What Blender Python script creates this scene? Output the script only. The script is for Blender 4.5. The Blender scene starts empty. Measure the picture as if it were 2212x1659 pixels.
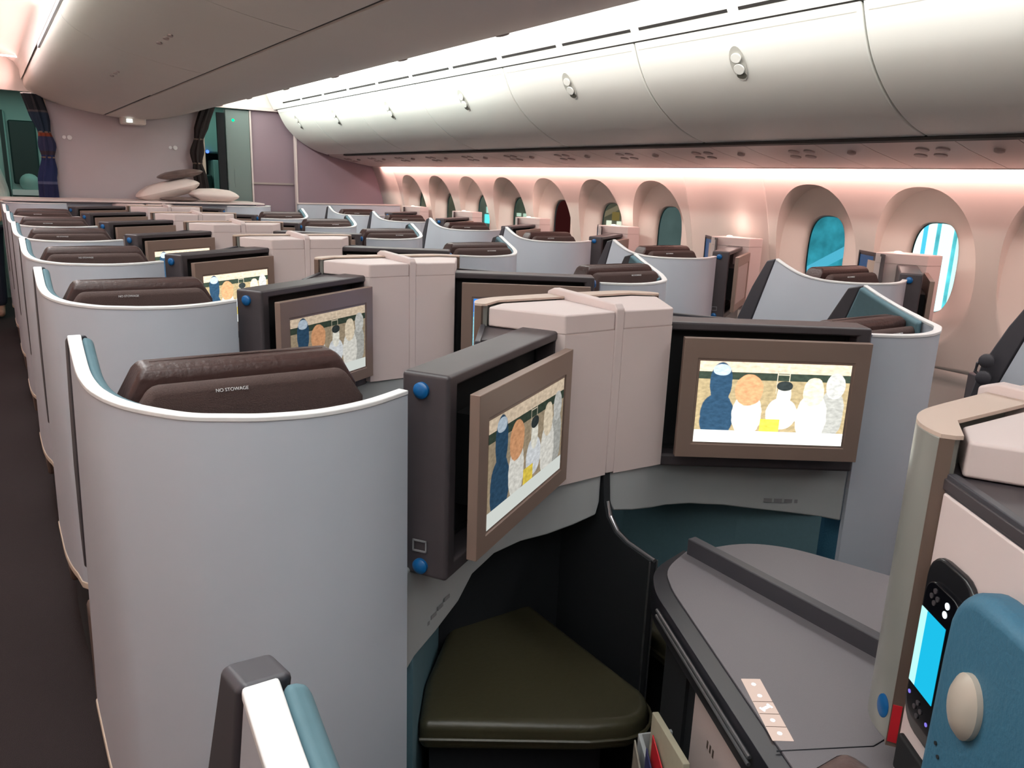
import bpy, math, random
from mathutils import Vector, Matrix
random.seed(4)
C = bpy.context.scene.collection
scn = bpy.context.scene

# ---------------------------------------------------------------- camera
EYE = (0.0, 0.0, 1.495)
R0 = Vector((0.838104, -0.544340, 0.035721))     # camera right
R1 = Vector((-0.104998, -0.225227, -0.968632))   # camera down
R2 = Vector((0.535311, 0.808064, -0.245919))     # camera forward
cam_d = bpy.data.cameras.new('camera'); cam = bpy.data.objects.new('camera', cam_d); C.objects.link(cam)
cam.matrix_world = Matrix(((R0.x, -R1.x, -R2.x, EYE[0]), (R0.y, -R1.y, -R2.y, EYE[1]), (R0.z, -R1.z, -R2.z, EYE[2]), (0, 0, 0, 1)))
cam_d.sensor_width = 36; cam_d.lens = 1696.9 / 2212 * 36; cam_d.clip_start = 0.02
scn.camera = cam
scn.view_settings.view_transform = 'Standard'; scn.view_settings.look = 'None'
scn.view_settings.gamma = 1; scn.view_settings.use_curve_mapping = False
scn.view_settings.exposure = 0.35
scn.cycles.use_denoising = True
scn.cycles.max_bounces = 8; scn.cycles.diffuse_bounces = 5; scn.cycles.caustics_reflective = False; scn.cycles.caustics_refractive = False
w = bpy.data.worlds.new('world'); scn.world = w; w.use_nodes = True
w.node_tree.nodes['Background'].inputs[0].default_value = (0.02, 0.035, 0.045, 1)
w.node_tree.nodes['Background'].inputs[1].default_value = 1.0

def area(name, loc, direction, sx, sy, power, color, spread=180):
    d = bpy.data.lights.new(name, 'AREA'); d.shape = 'RECTANGLE'; d.size = sx; d.size_y = sy; d.energy = power; d.color = color
    d.spread = math.radians(spread)
    o = bpy.data.objects.new(name, d); C.objects.link(o); o.location = loc
    z = -Vector(direction).normalized(); y = Vector((0, 1, 0)); x = y.cross(z).normalized(); y = z.cross(x)
    o.matrix_world = Matrix(((x.x, y.x, z.x, loc[0]), (x.y, y.y, z.y, loc[1]), (x.z, y.z, z.z, loc[2]), (0, 0, 0, 1)))
    return o
COOL = (0.84, 1.0, 0.94); PINK = (1.0, 0.58, 0.53); WARM = (1.0, 0.88, 0.80)
area('cove_lamp_right', (2.10, 4.0, 2.285), (1, 0, 0.10), 0.03, 10.0, 22, WARM)
area('cove_lamp_right_cool', (2.12, 6.6, 2.30), (1, 0, -0.14), 0.04, 4.2, 22, COOL)
area('cove_lamp_right_near', (2.12, 2.2, 2.30), (1, 0, -0.14), 0.04, 3.6, 4, COOL)
area('cove_lamp_left', (0.33, 7.2, 2.29), (-1, 0, 0.15), 0.03, 3.2, 16, PINK)
area('cove_lamp_left_near', (0.33, 1.6, 2.29), (-1, 0, 0.25), 0.03, 8.0, 60, (1.0, 0.95, 0.88))
area('wall_wash_lamp', (3.765, 3.6, 1.632), (0.5, 0, -0.86), 0.03, 10.0, 27, PINK)
area('wall_wash_lamp_left', (-1.335, 3.6, 1.632), (-0.5, 0, -0.86), 0.03, 10.0, 27, PINK)
area('aisle_fill_right', (2.38, 3.2, 2.40), (0.0, 0, -1), 0.25, 9.0, 40, (0.97, 0.96, 0.98))  # unseen fill added to raise the ambient light over the right aisle
area('aisle_fill_left', (0.02, 3.0, 2.40), (0.0, 0, -1), 0.25, 9.0, 38, (0.90, 0.95, 1.0))  # unseen fill added for ambient light on the left side
area('galley_lamp', (1.2, 10.1, 2.30), (0, 0, -1), 3.0, 0.6, 9, (0.62, 1.0, 0.88))

# ---------------------------------------------------------------- materials
def mat(name, col, rough=0.5, metal=0.0, noise=0.0, nscale=60, bump=0.0, emit=None, estr=1.0, spec=0.5):
    m = bpy.data.materials.new(name); m.use_nodes = True; nt = m.node_tree; b = nt.nodes['Principled BSDF']
    b.inputs['Base Color'].default_value = (*col, 1); b.inputs['Roughness'].default_value = rough; b.inputs['Metallic'].default_value = metal
    b.inputs['Specular IOR Level'].default_value = spec
    if noise or bump:
        tc = nt.nodes.new('ShaderNodeTexCoord'); n = nt.nodes.new('ShaderNodeTexNoise'); n.inputs['Scale'].default_value = nscale; n.inputs['Detail'].default_value = 3
        nt.links.new(tc.outputs['Object'], n.inputs['Vector'])
        if noise:
            mx = nt.nodes.new('ShaderNodeMixRGB'); mx.inputs[1].default_value = (*[c * (1 - noise) for c in col], 1); mx.inputs[2].default_value = (*[min(1, c * (1 + noise)) for c in col], 1)
            nt.links.new(n.outputs['Fac'], mx.inputs[0]); nt.links.new(mx.outputs[0], b.inputs['Base Color'])
        if bump:
            bp = nt.nodes.new('ShaderNodeBump'); bp.inputs['Strength'].default_value = bump; bp.inputs['Distance'].default_value = 0.003
            nt.links.new(n.outputs['Fac'], bp.inputs['Height']); nt.links.new(bp.outputs[0], b.inputs['Normal'])
    if emit and noise:
        nt.links.new(mx.outputs[0], b.inputs['Emission Color']); b.inputs['Emission Strength'].default_value = estr
    elif emit:
        b.inputs['Emission Color'].default_value = (*emit, 1); b.inputs['Emission Strength'].default_value = estr
    return m
SHELL = mat('shell_grey', (0.53, 0.57, 0.64), 0.42, noise=0.02, nscale=8)
RIM = mat('rim_white', (0.80, 0.80, 0.80), 0.4)
PINKW = mat('cabinet_white', (0.70, 0.585, 0.565), 0.45, noise=0.02, nscale=6)
PANEL = mat('panel_grey', (0.42, 0.44, 0.45), 0.5, noise=0.03, nscale=10)
DARKP = mat('dark_plum_plastic', (0.060, 0.050, 0.055), 0.42, noise=0.08, nscale=40)
TRIM = mat('trim_charcoal', (0.055, 0.052, 0.062), 0.45)
BLACK = mat('black_recess', (0.006, 0.006, 0.007), 0.7)
GASKET = mat('black_rubber', (0.015, 0.013, 0.012), 0.6)
BEZEL = mat('taupe_bezel', (0.27, 0.19, 0.155), 0.38, metal=0.25)
BROWN = mat('brown_leather', (0.055, 0.026, 0.023), 0.42, noise=0.15, nscale=120, bump=0.4)
BROWN2 = mat('brown_fabric', (0.068, 0.038, 0.033), 0.75, noise=0.35, nscale=500, bump=0.6)
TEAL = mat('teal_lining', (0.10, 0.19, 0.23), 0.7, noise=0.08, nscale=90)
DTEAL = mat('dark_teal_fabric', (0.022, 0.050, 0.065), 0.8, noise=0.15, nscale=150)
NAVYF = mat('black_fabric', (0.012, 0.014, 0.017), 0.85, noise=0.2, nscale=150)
BLUEC = mat('blue_leather', (0.045, 0.155, 0.245), 0.55, noise=0.08, nscale=200, bump=0.3)
KNOB = mat('blue_button', (0.005, 0.11, 0.32), 0.3)
BTN = mat('beige_button', (0.50, 0.43, 0.36), 0.3)
OLIVE = mat('olive_leather', (0.060, 0.054, 0.030), 0.36, noise=0.1, nscale=80, bump=0.2)
TABLE = mat('table_lilac', (0.175, 0.16, 0.175), 0.55, noise=0.10, nscale=900)
TABLEB = mat('table_band', (0.020, 0.020, 0.026), 0.35)
METAL = mat('brushed_metal', (0.45, 0.45, 0.47), 0.3, metal=0.9)
BEIGE = mat('beige_trim', (0.62, 0.53, 0.43), 0.5)
CAPM = mat('cap_beige', (0.60, 0.46, 0.38), 0.45)
BRONZE = mat('bronze_strip', (0.20, 0.14, 0.11), 0.4, metal=0.3)
COLUMN = mat('column_paint', (0.33, 0.33, 0.30), 0.3, metal=0.3)
WHITEL = mat('label_white', (0.75, 0.75, 0.75), 0.5)
GREYL = mat('label_grey', (0.25, 0.25, 0.26), 0.5)
RED = mat('red_strip', (0.6, 0.02, 0.03), 0.4)
WALLM = mat('sidewall_plastic', (0.74, 0.68, 0.62), 0.5, noise=0.015, nscale=5)
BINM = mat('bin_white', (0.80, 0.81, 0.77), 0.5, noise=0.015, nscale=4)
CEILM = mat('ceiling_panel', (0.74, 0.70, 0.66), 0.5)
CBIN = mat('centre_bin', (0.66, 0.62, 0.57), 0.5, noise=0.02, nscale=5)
PSUM = mat('service_panel', (0.55, 0.48, 0.46), 0.5, noise=0.02, nscale=7)
SPOT = mat('dim_spot', (0.36, 0.29, 0.275), 0.5)
BULK = mat('bulkhead_mauve', (0.48, 0.43, 0.455), 0.6, noise=0.02, nscale=6)
BULK2 = mat('bulkhead_purple', (0.30, 0.21, 0.25), 0.6, noise=0.02, nscale=6)
LAV = mat('lavatory_panel', (0.17, 0.22, 0.21), 0.4)
CARPET = mat('carpet_brown', (0.022, 0.014, 0.015), 0.95, noise=0.7, nscale=350, bump=1.0)
SEATB = mat('seat_brown', (0.10, 0.065, 0.05), 0.5, noise=0.1, nscale=100)

def emis(name, col, s=1.0):
    m = bpy.data.materials.new(name); m.use_nodes = True; nt = m.node_tree
    for n in list(nt.nodes): nt.nodes.remove(n)
    e = nt.nodes.new('ShaderNodeEmission'); e.inputs[0].default_value = (*col, 1); e.inputs[1].default_value = s
    o = nt.nodes.new('ShaderNodeOutputMaterial'); nt.links.new(e.outputs[0], o.inputs[0]); return m
STRIPW = emis('lamp_white', (0.95, 1.0, 0.93), 2.2)
STRIPP = emis('lamp_pink', (1.0, 0.75, 0.66), 2.0)
GREENL = emis('green_led', (0.0, 1.0, 0.25), 2.0)
BLUEL = emis('blue_led', (0.05, 0.12, 1.0), 3.0)
ICON = emis('icon_white', (0.80, 0.92, 1.0), 1.8)
KEYS = emis('lit_keypad', (0.72, 0.55, 0.47), 0.9)
HSCR = emis('handset_cyan', (0.012, 0.50, 0.78), 0.85)
HSCR2 = emis('handset_pale', (0.50, 0.95, 0.90), 0.85)
VIOLET = emis('violet_key', (0.25, 0.2, 0.8), 0.8)

def screen_mat(name, blobs, base, strength, strip=True, noise=True):
    m = bpy.data.materials.new(name); m.use_nodes = True; nt = m.node_tree
    for n in list(nt.nodes): nt.nodes.remove(n)
    N = nt.nodes.new; L = nt.links.new
    uv = N('ShaderNodeUVMap'); sep = N('ShaderNodeSeparateXYZ'); L(uv.outputs[0], sep.inputs[0])
    nz = N('ShaderNodeTexNoise'); nz.inputs['Scale'].default_value = 9; nz.inputs['Detail'].default_value = 6; L(uv.outputs[0], nz.inputs['Vector'])
    def mth(op, a, b=None, clamp=False):
        n = N('ShaderNodeMath'); n.operation = op; n.use_clamp = clamp
        for i, v in enumerate((a, b)):
            if v is None: continue
            if isinstance(v, (int, float)): n.inputs[i].default_value = v
            else: L(v, n.inputs[i])
        return n.outputs[0]
    def mix(f, a, col):
        n = N('ShaderNodeMixRGB'); L(f, n.inputs[0])
        if isinstance(a, tuple): n.inputs[1].default_value = (*a, 1)
        else: L(a, n.inputs[1])
        n.inputs[2].default_value = (*col, 1); return n.outputs[0]
    u, v = sep.outputs[0], sep.outputs[1]
    wob = mth('MULTIPLY', mth('SUBTRACT', nz.outputs['Fac'], 0.5), 0.5)
    cur = base
    for (cx, cy, rx, ry, col) in blobs:
        if ry < 0:    # hard rectangle
            a = mth('LESS_THAN', mth('ABSOLUTE', mth('SUBTRACT', u, cx)), rx); b = mth('LESS_THAN', mth('ABSOLUTE', mth('SUBTRACT', v, cy)), -ry)
            f = mth('MULTIPLY', a, b)
        else:
            a = mth('POWER', mth('ABSOLUTE', mth('DIVIDE', mth('SUBTRACT', u, cx), rx)), 2.2); b = mth('POWER', mth('ABSOLUTE', mth('DIVIDE', mth('SUBTRACT', v, cy), ry)), 2.2)
            f = mth('MULTIPLY', mth('SUBTRACT', 1.0, mth('ADD', mth('ADD', a, b), wob)), 9.0, True)
        cur = mix(f, cur, col)
    if noise:
        n = N('ShaderNodeMixRGB'); n.blend_type = 'MULTIPLY'; n.inputs[0].default_value = 1.0; L(cur, n.inputs[1])
        nz2 = N('ShaderNodeTexNoise'); nz2.inputs['Scale'].default_value = 26; nz2.inputs['Detail'].default_value = 4; L(uv.outputs[0], nz2.inputs['Vector'])
        rp = N('ShaderNodeMapRange'); rp.inputs[1].default_value = 0.3; rp.inputs[2].default_value = 0.7; rp.inputs[3].default_value = 0.78; rp.inputs[4].default_value = 1.2; L(nz2.outputs['Fac'], rp.inputs[0])
        L(rp.outputs[0], n.inputs[2]); cur = n.outputs[0]
    if strip: cur = mix(mth('LESS_THAN', v, 0.155), cur, (0.93, 0.98, 0.92))
    e = N('ShaderNodeEmission'); L(cur, e.inputs[0]) if not isinstance(cur, tuple) else None
    e.inputs[1].default_value = strength
    o = N('ShaderNodeOutputMaterial'); L(e.outputs[0], o.inputs[0]); return m
def film(k, s, warm=1.0):
    t = (0.42 * warm, 0.33 * warm, 0.22); navy = (0.035, 0.085, 0.15); tan = (0.80, 0.40, 0.20); wh = (0.90, 0.88, 0.80)
    return screen_mat(k, [
        (0.5, 0.945, 0.6, -0.075, (0.85, 0.68, 0.50)), (0.5, 0.83, 0.6, -0.045, (0.05, 0.07, 0.05)),
        (0.52, 0.80, 0.003, -0.17, (0.7, 0.6, 0.45)), (0.60, 0.80, 0.003, -0.17, (0.7, 0.6, 0.45)), (0.56, 0.86, 0.04, -0.006, (0.7, 0.6, 0.45)), (0.56, 0.76, 0.04, -0.006, (0.7, 0.6, 0.45)),
        (0.14, 0.32, 0.115, 0.30, navy), (0.15, 0.74, 0.075, 0.26, navy), (0.15, 0.9, 0.06, 0.07, (0.55, 0.65, 0.75)),
        (0.34, 0.36, 0.10, 0.28, wh), (0.34, 0.66, 0.095, 0.20, tan),
        (0.57, 0.38, 0.105, 0.20, (0.85, 0.88, 0.90)), (0.575, 0.60, 0.05, 0.15, (0.95, 0.92, 0.80)), (0.575, 0.725, 0.055, 0.06, (0.04, 0.05, 0.05)),
        (0.50, 0.22, 0.065, -0.09, (0.95, 0.72, 0.10)),
        (0.90, 0.40, 0.085, 0.32, (0.50, 0.50, 0.46)), (0.91, 0.74, 0.065, 0.16, (0.66, 0.66, 0.62)),
        (0.77, 0.34, 0.105, 0.30, wh), (0.77, 0.66, 0.07, 0.18, (0.92, 0.78, 0.58)),
    ], t, s)
FILMA = film('screen_picture_bright', 1.25, 1.2)
FILMB = film('screen_picture', 0.52)
FILMC = film('screen_picture_dim', 0.42)
SKY = screen_mat('screen_blue', [(0.06, 0.46, 0.14, 0.34, (0.25, 0.75, 1.0)), (0.5, 0.72, 0.5, -0.03, (0.05, 0.40, 1.0))], (0.02, 0.24, 0.95), 1.1, strip=False)
SCROFF = mat('screen_pale', (0.42, 0.34, 0.33), 0.3)

# ---------------------------------------------------------------- mesh helpers
ctx = {'mir': False, 'o': Vector((0, 0, 0)), 'd': Vector((0, 0, 0))}
def T(p):
    x, y, z = p
    if ctx['mir']: x = 2.43 - x
    return (x - ctx['o'].x + ctx['d'].x, y - ctx['o'].y + ctx['d'].y, z - ctx['o'].z)
def mesh(name, vs, fs, m, parent=None, smooth=False, bevel=0, seg=2, sub=0, auto=True, raw=False, uvs=None):
    me = bpy.data.meshes.new(name)
    tv = [tuple(v) for v in vs] if raw else [T(v) for v in vs]
    if ctx['mir'] and not raw: fs = [tuple(reversed(f)) for f in fs]
    me.from_pydata(tv, [], fs); me.update()
    import bmesh
    bm = bmesh.new(); bm.from_mesh(me); bmesh.ops.remove_doubles(bm, verts=bm.verts, dist=1e-5)
    if uvs is None: bmesh.ops.recalc_face_normals(bm, faces=bm.faces)
    bm.to_mesh(me); bm.free()
    if uvs is not None:
        l = me.uv_layers.new(name='UVMap')
        for p in me.polygons:
            for li in p.loop_indices: l.data[li].uv = uvs[me.loops[li].vertex_index]
    me.materials.append(m)
    o = bpy.data.objects.new(name, me); C.objects.link(o)
    if parent is not None: o.parent = parent
    if smooth or bevel or sub:
        for p in me.polygons: p.use_smooth = True
    if sub:
        s = o.modifiers.new('sub', 'SUBSURF'); s.levels = sub; s.render_levels = sub
    if bevel:
        b = o.modifiers.new('bevel', 'BEVEL'); b.width = bevel; b.segments = seg; b.limit_method = 'ANGLE'; b.angle_limit = math.radians(35); b.harden_normals = True
    if smooth and not sub and not bevel:
        me.set_sharp_from_angle(angle=math.radians(40))
    return o
class G:
    def __init__(s): s.v = []; s.f = []
    def add(s, vs, fs):
        n = len(s.v); s.v += [tuple(v) for v in vs]; s.f += [tuple(i + n for i in f) for f in fs]; return s
    def prism(s, poly, z0, z1):
        n = len(poly); return s.add([(x, y, z0) for x, y in poly] + [(x, y, z1) for x, y in poly],
            [tuple(range(n - 1, -1, -1)), tuple(range(n, 2 * n))] + [(i, (i + 1) % n, n + (i + 1) % n, n + i) for i in range(n)])
    def box(s, x0, x1, y0, y1, z0, z1): return s.prism([(x0, y0), (x1, y0), (x1, y1), (x0, y1)], z0, z1)
    def obb(s, a, u, n, s0, s1, o0, o1, z0, z1):
        P = lambda q, r: (a[0] + u[0] * q + n[0] * r, a[1] + u[1] * q + n[1] * r)
        return s.prism([P(s0, o0), P(s1, o0), P(s1, o1), P(s0, o1)], z0, z1)
    def tube(s, pts, r, k=8, closed=False):
        pts = [Vector(p) for p in pts]; rings = []
        for i, p in enumerate(pts):
            t = (pts[min(i + 1, len(pts) - 1)] - pts[max(i - 1, 0)]).normalized()
            a = t.cross(Vector((0.13, 0.21, 0.97))).normalized(); b = t.cross(a)
            rr = r[i] if isinstance(r, (list, tuple)) else r
            rings.append([p + a * math.cos(6.28318 * j / k) * rr + b * math.sin(6.28318 * j / k) * rr for j in range(k)])
        n = len(s.v)
        for g in rings: s.v += [tuple(q) for q in g]
        for i in range(len(rings) - 1):
            for j in range(k): s.f.append((n + i * k + j, n + i * k + (j + 1) % k, n + (i + 1) * k + (j + 1) % k, n + (i + 1) * k + j))
        s.f.append(tuple(n + j for j in range(k))); s.f.append(tuple(n + (len(rings) - 1) * k + j for j in range(k)))
        return s
    def disc(s, c, nrm, r, h, k=20, dome=0.0, ry=None, up=(0, 0, 1)):
        c = Vector(c); n = Vector(nrm).normalized(); U = Vector(up); a = U.cross(n)
        a = a.normalized() if a.length > 1e-3 else Vector((1, 0, 0)); b = n.cross(a); ry = ry or r
        R = lambda q, d: [c + n * d + a * math.cos(6.28318 * j / k) * r * q + b * math.sin(6.28318 * j / k) * ry * q for j in range(k)]
        rings = [R(1, -0.004), R(1, h)] + ([R(0.8, h + dome * 0.45), R(0.5, h + dome * 0.8)] if dome else [])
        n0 = len(s.v)
        for g in rings: s.v += [tuple(q) for q in g]
        s.v.append(tuple(c + n * (h + dome)))
        for i in range(len(rings) - 1):
            for j in range(k): s.f.append((n0 + i * k + j, n0 + i * k + (j + 1) % k, n0 + (i + 1) * k + (j + 1) % k, n0 + (i + 1) * k + j))
        L = (len(rings) - 1) * k
        for j in range(k): s.f.append((n0 + L + j, n0 + L + (j + 1) % k, n0 + len(rings) * k))
        s.f.append(tuple(n0 + j for j in range(k))); return s
    def strip(s, pts, zt, zb, th):
        """upright wall along plan points with per-point top and bottom, thickness th to the left of travel"""
        n = len(pts); off = []
        for i in range(n):
            a = Vector(pts[max(i - 1, 0)]); b = Vector(pts[min(i + 1, n - 1)]); t = (b - a).normalized(); off.append((pts[i][0] - t.y * th, pts[i][1] + t.x * th))
        v = []
        for i in range(n): v += [(*pts[i], zb[i]), (*pts[i], zt[i]), (*off[i], zt[i]), (*off[i], zb[i])]
        f = []
        for i in range(n - 1):
            for j in range(4): f.append((4 * i + j, 4 * i + (j + 1) % 4, 4 * i + 4 + (j + 1) % 4, 4 * i + 4 + j))
        f += [(0, 1, 2, 3), (4 * n - 4, 4 * n - 3, 4 * n - 2, 4 * n - 1)]
        return s.add(v, f)
    def make(s, name, m, parent=None, **k): return mesh(name, s.v, s.f, m, parent, **k)
def catmull(P, sub=4):
    out = []
    for i in range(len(P) - 1):
        p0, p1, p2, p3 = [Vector(P[max(0, min(len(P) - 1, j))]) for j in (i - 1, i, i + 1, i + 2)]
        for k in range(sub):
            t = k / sub
            out.append(tuple(0.5 * ((2 * p1) + (p2 - p0) * t + (2 * p0 - 5 * p1 + 4 * p2 - p3) * t * t + (3 * p1 - p0 - 3 * p2 + p3) * t ** 3)))
    out.append(tuple(P[-1])); return out
def lab(o, label, cat, group=None, kind=None):
    if label: o['label'] = label
    if cat: o['category'] = cat
    if group: o['group'] = group
    if kind: o['kind'] = kind
    return o
def empty(name, loc):
    o = bpy.data.objects.new(name, None); C.objects.link(o); o.location = loc; o.empty_display_size = 0.1; return o
def st(o): o['kind'] = 'structure'; return o
def copy_tree(o, parent=None):
    c = o.copy(); C.objects.link(c)
    if parent is not None: c.parent = parent
    for ch in list(o.children): copy_tree(ch, c)
    return c
def text(name, body, size, m, parent, loc, xdir, ydir, ext=0.0006):
    cu = bpy.data.curves.new(name, 'FONT'); cu.body = body; cu.size = size; cu.align_x = 'CENTER'; cu.align_y = 'CENTER'; cu.extrude = ext
    cu.materials.append(m); tmp = bpy.data.objects.new(name + '_curve', cu); C.objects.link(tmp); bpy.context.view_layer.update()
    me = bpy.data.meshes.new_from_object(tmp); bpy.data.objects.remove(tmp); o = bpy.data.objects.new(name, me); C.objects.link(o)
    if parent is not None: o.parent = parent
    x = Vector(xdir).normalized(); y = Vector(ydir); y = (y - x * y.dot(x)).normalized(); z = x.cross(y); p = Vector(T(loc))
    o.matrix_local = Matrix(((x.x, y.x, z.x, p.x), (x.y, y.y, z.y, p.y), (x.z, y.z, z.z, p.z), (0, 0, 0, 1))); return o

# ---------------------------------------------------------------- one seat suite (coordinates of the row in front of the camera)
A = (0.56, 1.197); B = (0.616, 1.12); CC = (1.065, 1.41)
u = Vector((CC[0] - B[0], CC[1] - B[1])).normalized(); nn = Vector((u.y, -u.x)); HL = 0.535
SP = catmull([(0.090, 1.49, 1.222), (0.090, 1.43, 1.198), (0.092, 1.372, 1.177), (0.104, 1.32, 1.163), (0.133, 1.267, 1.154), (0.168, 1.219, 1.151),
              (0.211, 1.171, 1.15), (0.26, 1.142, 1.15), (0.312, 1.119, 1.15), (0.389, 1.107, 1.15), (0.474, 1.121, 1.151), (0.558, 1.158, 1.153)], 4)
def shell_grid(off, z_lo, flat=False, i1=None, ztop=0.0, zs=10):
    pts = SP[:i1] if i1 else SP; n = len(pts); rows = []
    for i, (x, y, zt) in enumerate(pts):
        a = Vector(pts[max(i - 1, 0)][:2]); b = Vector(pts[min(i + 1, n - 1)][:2]); t = (b - a).normalized(); N = Vector((-t.y, t.x))
        px, py = x + N.x * off, y + N.y * off
        w = max(0, min(1, (y - 1.27) / 0.22)) if i < 14 and not flat else 0
        top = (1.205 if flat else zt) - ztop; col = []
        for j in range(zs + 1):
            z = top + (z_lo - top) * j / zs; sh = max(0, 1.222 - z) * 0.33 * w
            if off == 0 and z < 0.5: pass
            col.append((px, py + sh, z))
        rows.append(col)
    return rows
def make_shell(root, flat=False):
    zs = 10; a = shell_grid(0, 0.33, flat); b = shell_grid(0.016, 0.33, flat); n = len(a); v = []; f = []
    for g in (a, b):
        for c in g: v += c
    m = zs + 1; O = n * m
    for i in range(n - 1):
        for j in range(zs):
            f.append((i * m + j, i * m + j + 1, (i + 1) * m + j + 1, (i + 1) * m + j)); f.append((O + i * m + j, O + (i + 1) * m + j, O + (i + 1) * m + j + 1, O + i * m + j + 1))
        f.append((i * m, (i + 1) * m, O + (i + 1) * m, O + i * m)); f.append((i * m + zs, O + i * m + zs, O + (i + 1) * m + zs, (i + 1) * m + zs))
    for i in (0, n - 1):
        for j in range(zs): f.append((i * m + j, O + i * m + j, O + i * m + j + 1, i * m + j + 1))
    mesh('privacy_shell', v, f, SHELL, root, smooth=True)
    # white rim band, slightly proud
    g = G(); c = [(p[0][0], p[0][1], p[0][2]) for p in a]; d = [(p[0][0], p[0][1], p[0][2]) for p in shell_grid(0.019, 0.33, flat)]
    e = [(p[0][0], p[0][1], p[0][2]) for p in shell_grid(-0.002, 0.33, flat)]
    v = []; f = []
    for i in range(n):
        tk = 0.006
        v += [(e[i][0], e[i][1], e[i][2] - tk), (e[i][0], e[i][1], e[i][2] + 0.002), (d[i][0], d[i][1], d[i][2] + 0.002), (d[i][0], d[i][1], d[i][2] - tk)]
    for i in range(n - 1):
        for j in range(4): f.append((4 * i + j, 4 * i + (j + 1) % 4, 4 * i + 4 + (j + 1) % 4, 4 * i + 4 + j))
    f += [(0, 1, 2, 3), (4 * n - 4, 4 * n - 3, 4 * n - 2, 4 * n - 1)]
    mesh('shell_rim', v, f, RIM, root, smooth=True, bevel=0.002)
    # beige lower edge band
    lo = [c[-1] for c in shell_grid(-0.003, 0.315, flat)]; g = G()
    g.strip([(p[0], p[1]) for p in lo], [0.336] * n, [0.314] * n, 0.024); g.make('lower_trim', BEIGE, root, bevel=0.004)
    base = [(p[0], p[1]) for p in [c[-1] for c in shell_grid(0.03, 0.315, flat)]]
    G().strip(base, [0.32] * n, [0.0] * n, 0.02).make('seat_plinth', NAVYF, root)
    if not flat:
        i1 = 20; a2 = shell_grid(0.0195, 0.75, i1=i1, ztop=-0.001, zs=6); b2 = shell_grid(0.037, 0.75, i1=i1, ztop=0.006, zs=6); n2 = len(a2); v = []; f = []
        for gg in (a2, b2):
            for c in gg: v += c
        O = n2 * 7
        for i in range(n2 - 1):
            for j in range(6): f.append((O + i * 7 + j, O + (i + 1) * 7 + j, O + (i + 1) * 7 + j + 1, O + i * 7 + j + 1)); f.append((i * 7 + j, i * 7 + j + 1, (i + 1) * 7 + j + 1, (i + 1) * 7 + j))
            f.append((i * 7, (i + 1) * 7, O + (i + 1) * 7, O + i * 7))
        for i in (0, n2 - 1):
            for j in range(6): f.append((i * 7 + j, O + i * 7 + j, O + i * 7 + j + 1, i * 7 + j + 1))
        mesh('wing_lining', v, f, TEAL, root, bevel=0.008, seg=3)
        # dark edge moulding in front of the wing
        v = []
        for z, y0, wd in ((1.222, 1.492, 0.045), (1.10, 1.534, 0.07), (0.95, 1.584, 0.085), (0.80, 1.633, 0.06), (0.72, 1.66, 0.02)):
            v += [(0.087, y0, z), (0.087, y0 + wd, z - 0.012), (0.119, y0 + wd, z - 0.012), (0.119, y0, z)]
        f = [(0, 1, 2, 3), (16, 17, 18, 19)]
        for i in range(4):
            for j in range(4): f.append((4 * i + j, 4 * i + (j + 1) % 4, 4 * i + 4 + (j + 1) % 4, 4 * i + 4 + j))
        mesh('wing_edge_trim', v, f, TRIM, root, bevel=0.006, seg=3)
def rect_ring(P, s0, s1, z0, z1, i0, i1, j0, j1, of, ob, orc):
    """box with a rectangular recess; P(s, off, z)"""
    v = [P(s, of, z) for s, z in ((s0, z0), (s1, z0), (s1, z1), (s0, z1))] + [P(s, of, z) for s, z in ((i0, j0), (i1, j0), (i1, j1), (i0, j1))] + \
        [P(s, orc, z) for s, z in ((i0, j0), (i1, j0), (i1, j1), (i0, j1))] + [P(s, ob, z) for s, z in ((s0, z0), (s1, z0), (s1, z1), (s0, z1))]
    f = []
    for k in range(4):
        l = (k + 1) % 4; f += [(k, l, 4 + l, 4 + k), (4 + k, 4 + l, 8 + l, 8 + k), (k, 12 + k, 12 + l, l)]
    f += [(8, 9, 10, 11), (15, 14, 13, 12)]
    return v, f
def P_h(s, off, z): return (B[0] + u.x * s + nn.x * off, B[1] + u.y * s + nn.y * off, z)
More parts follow.
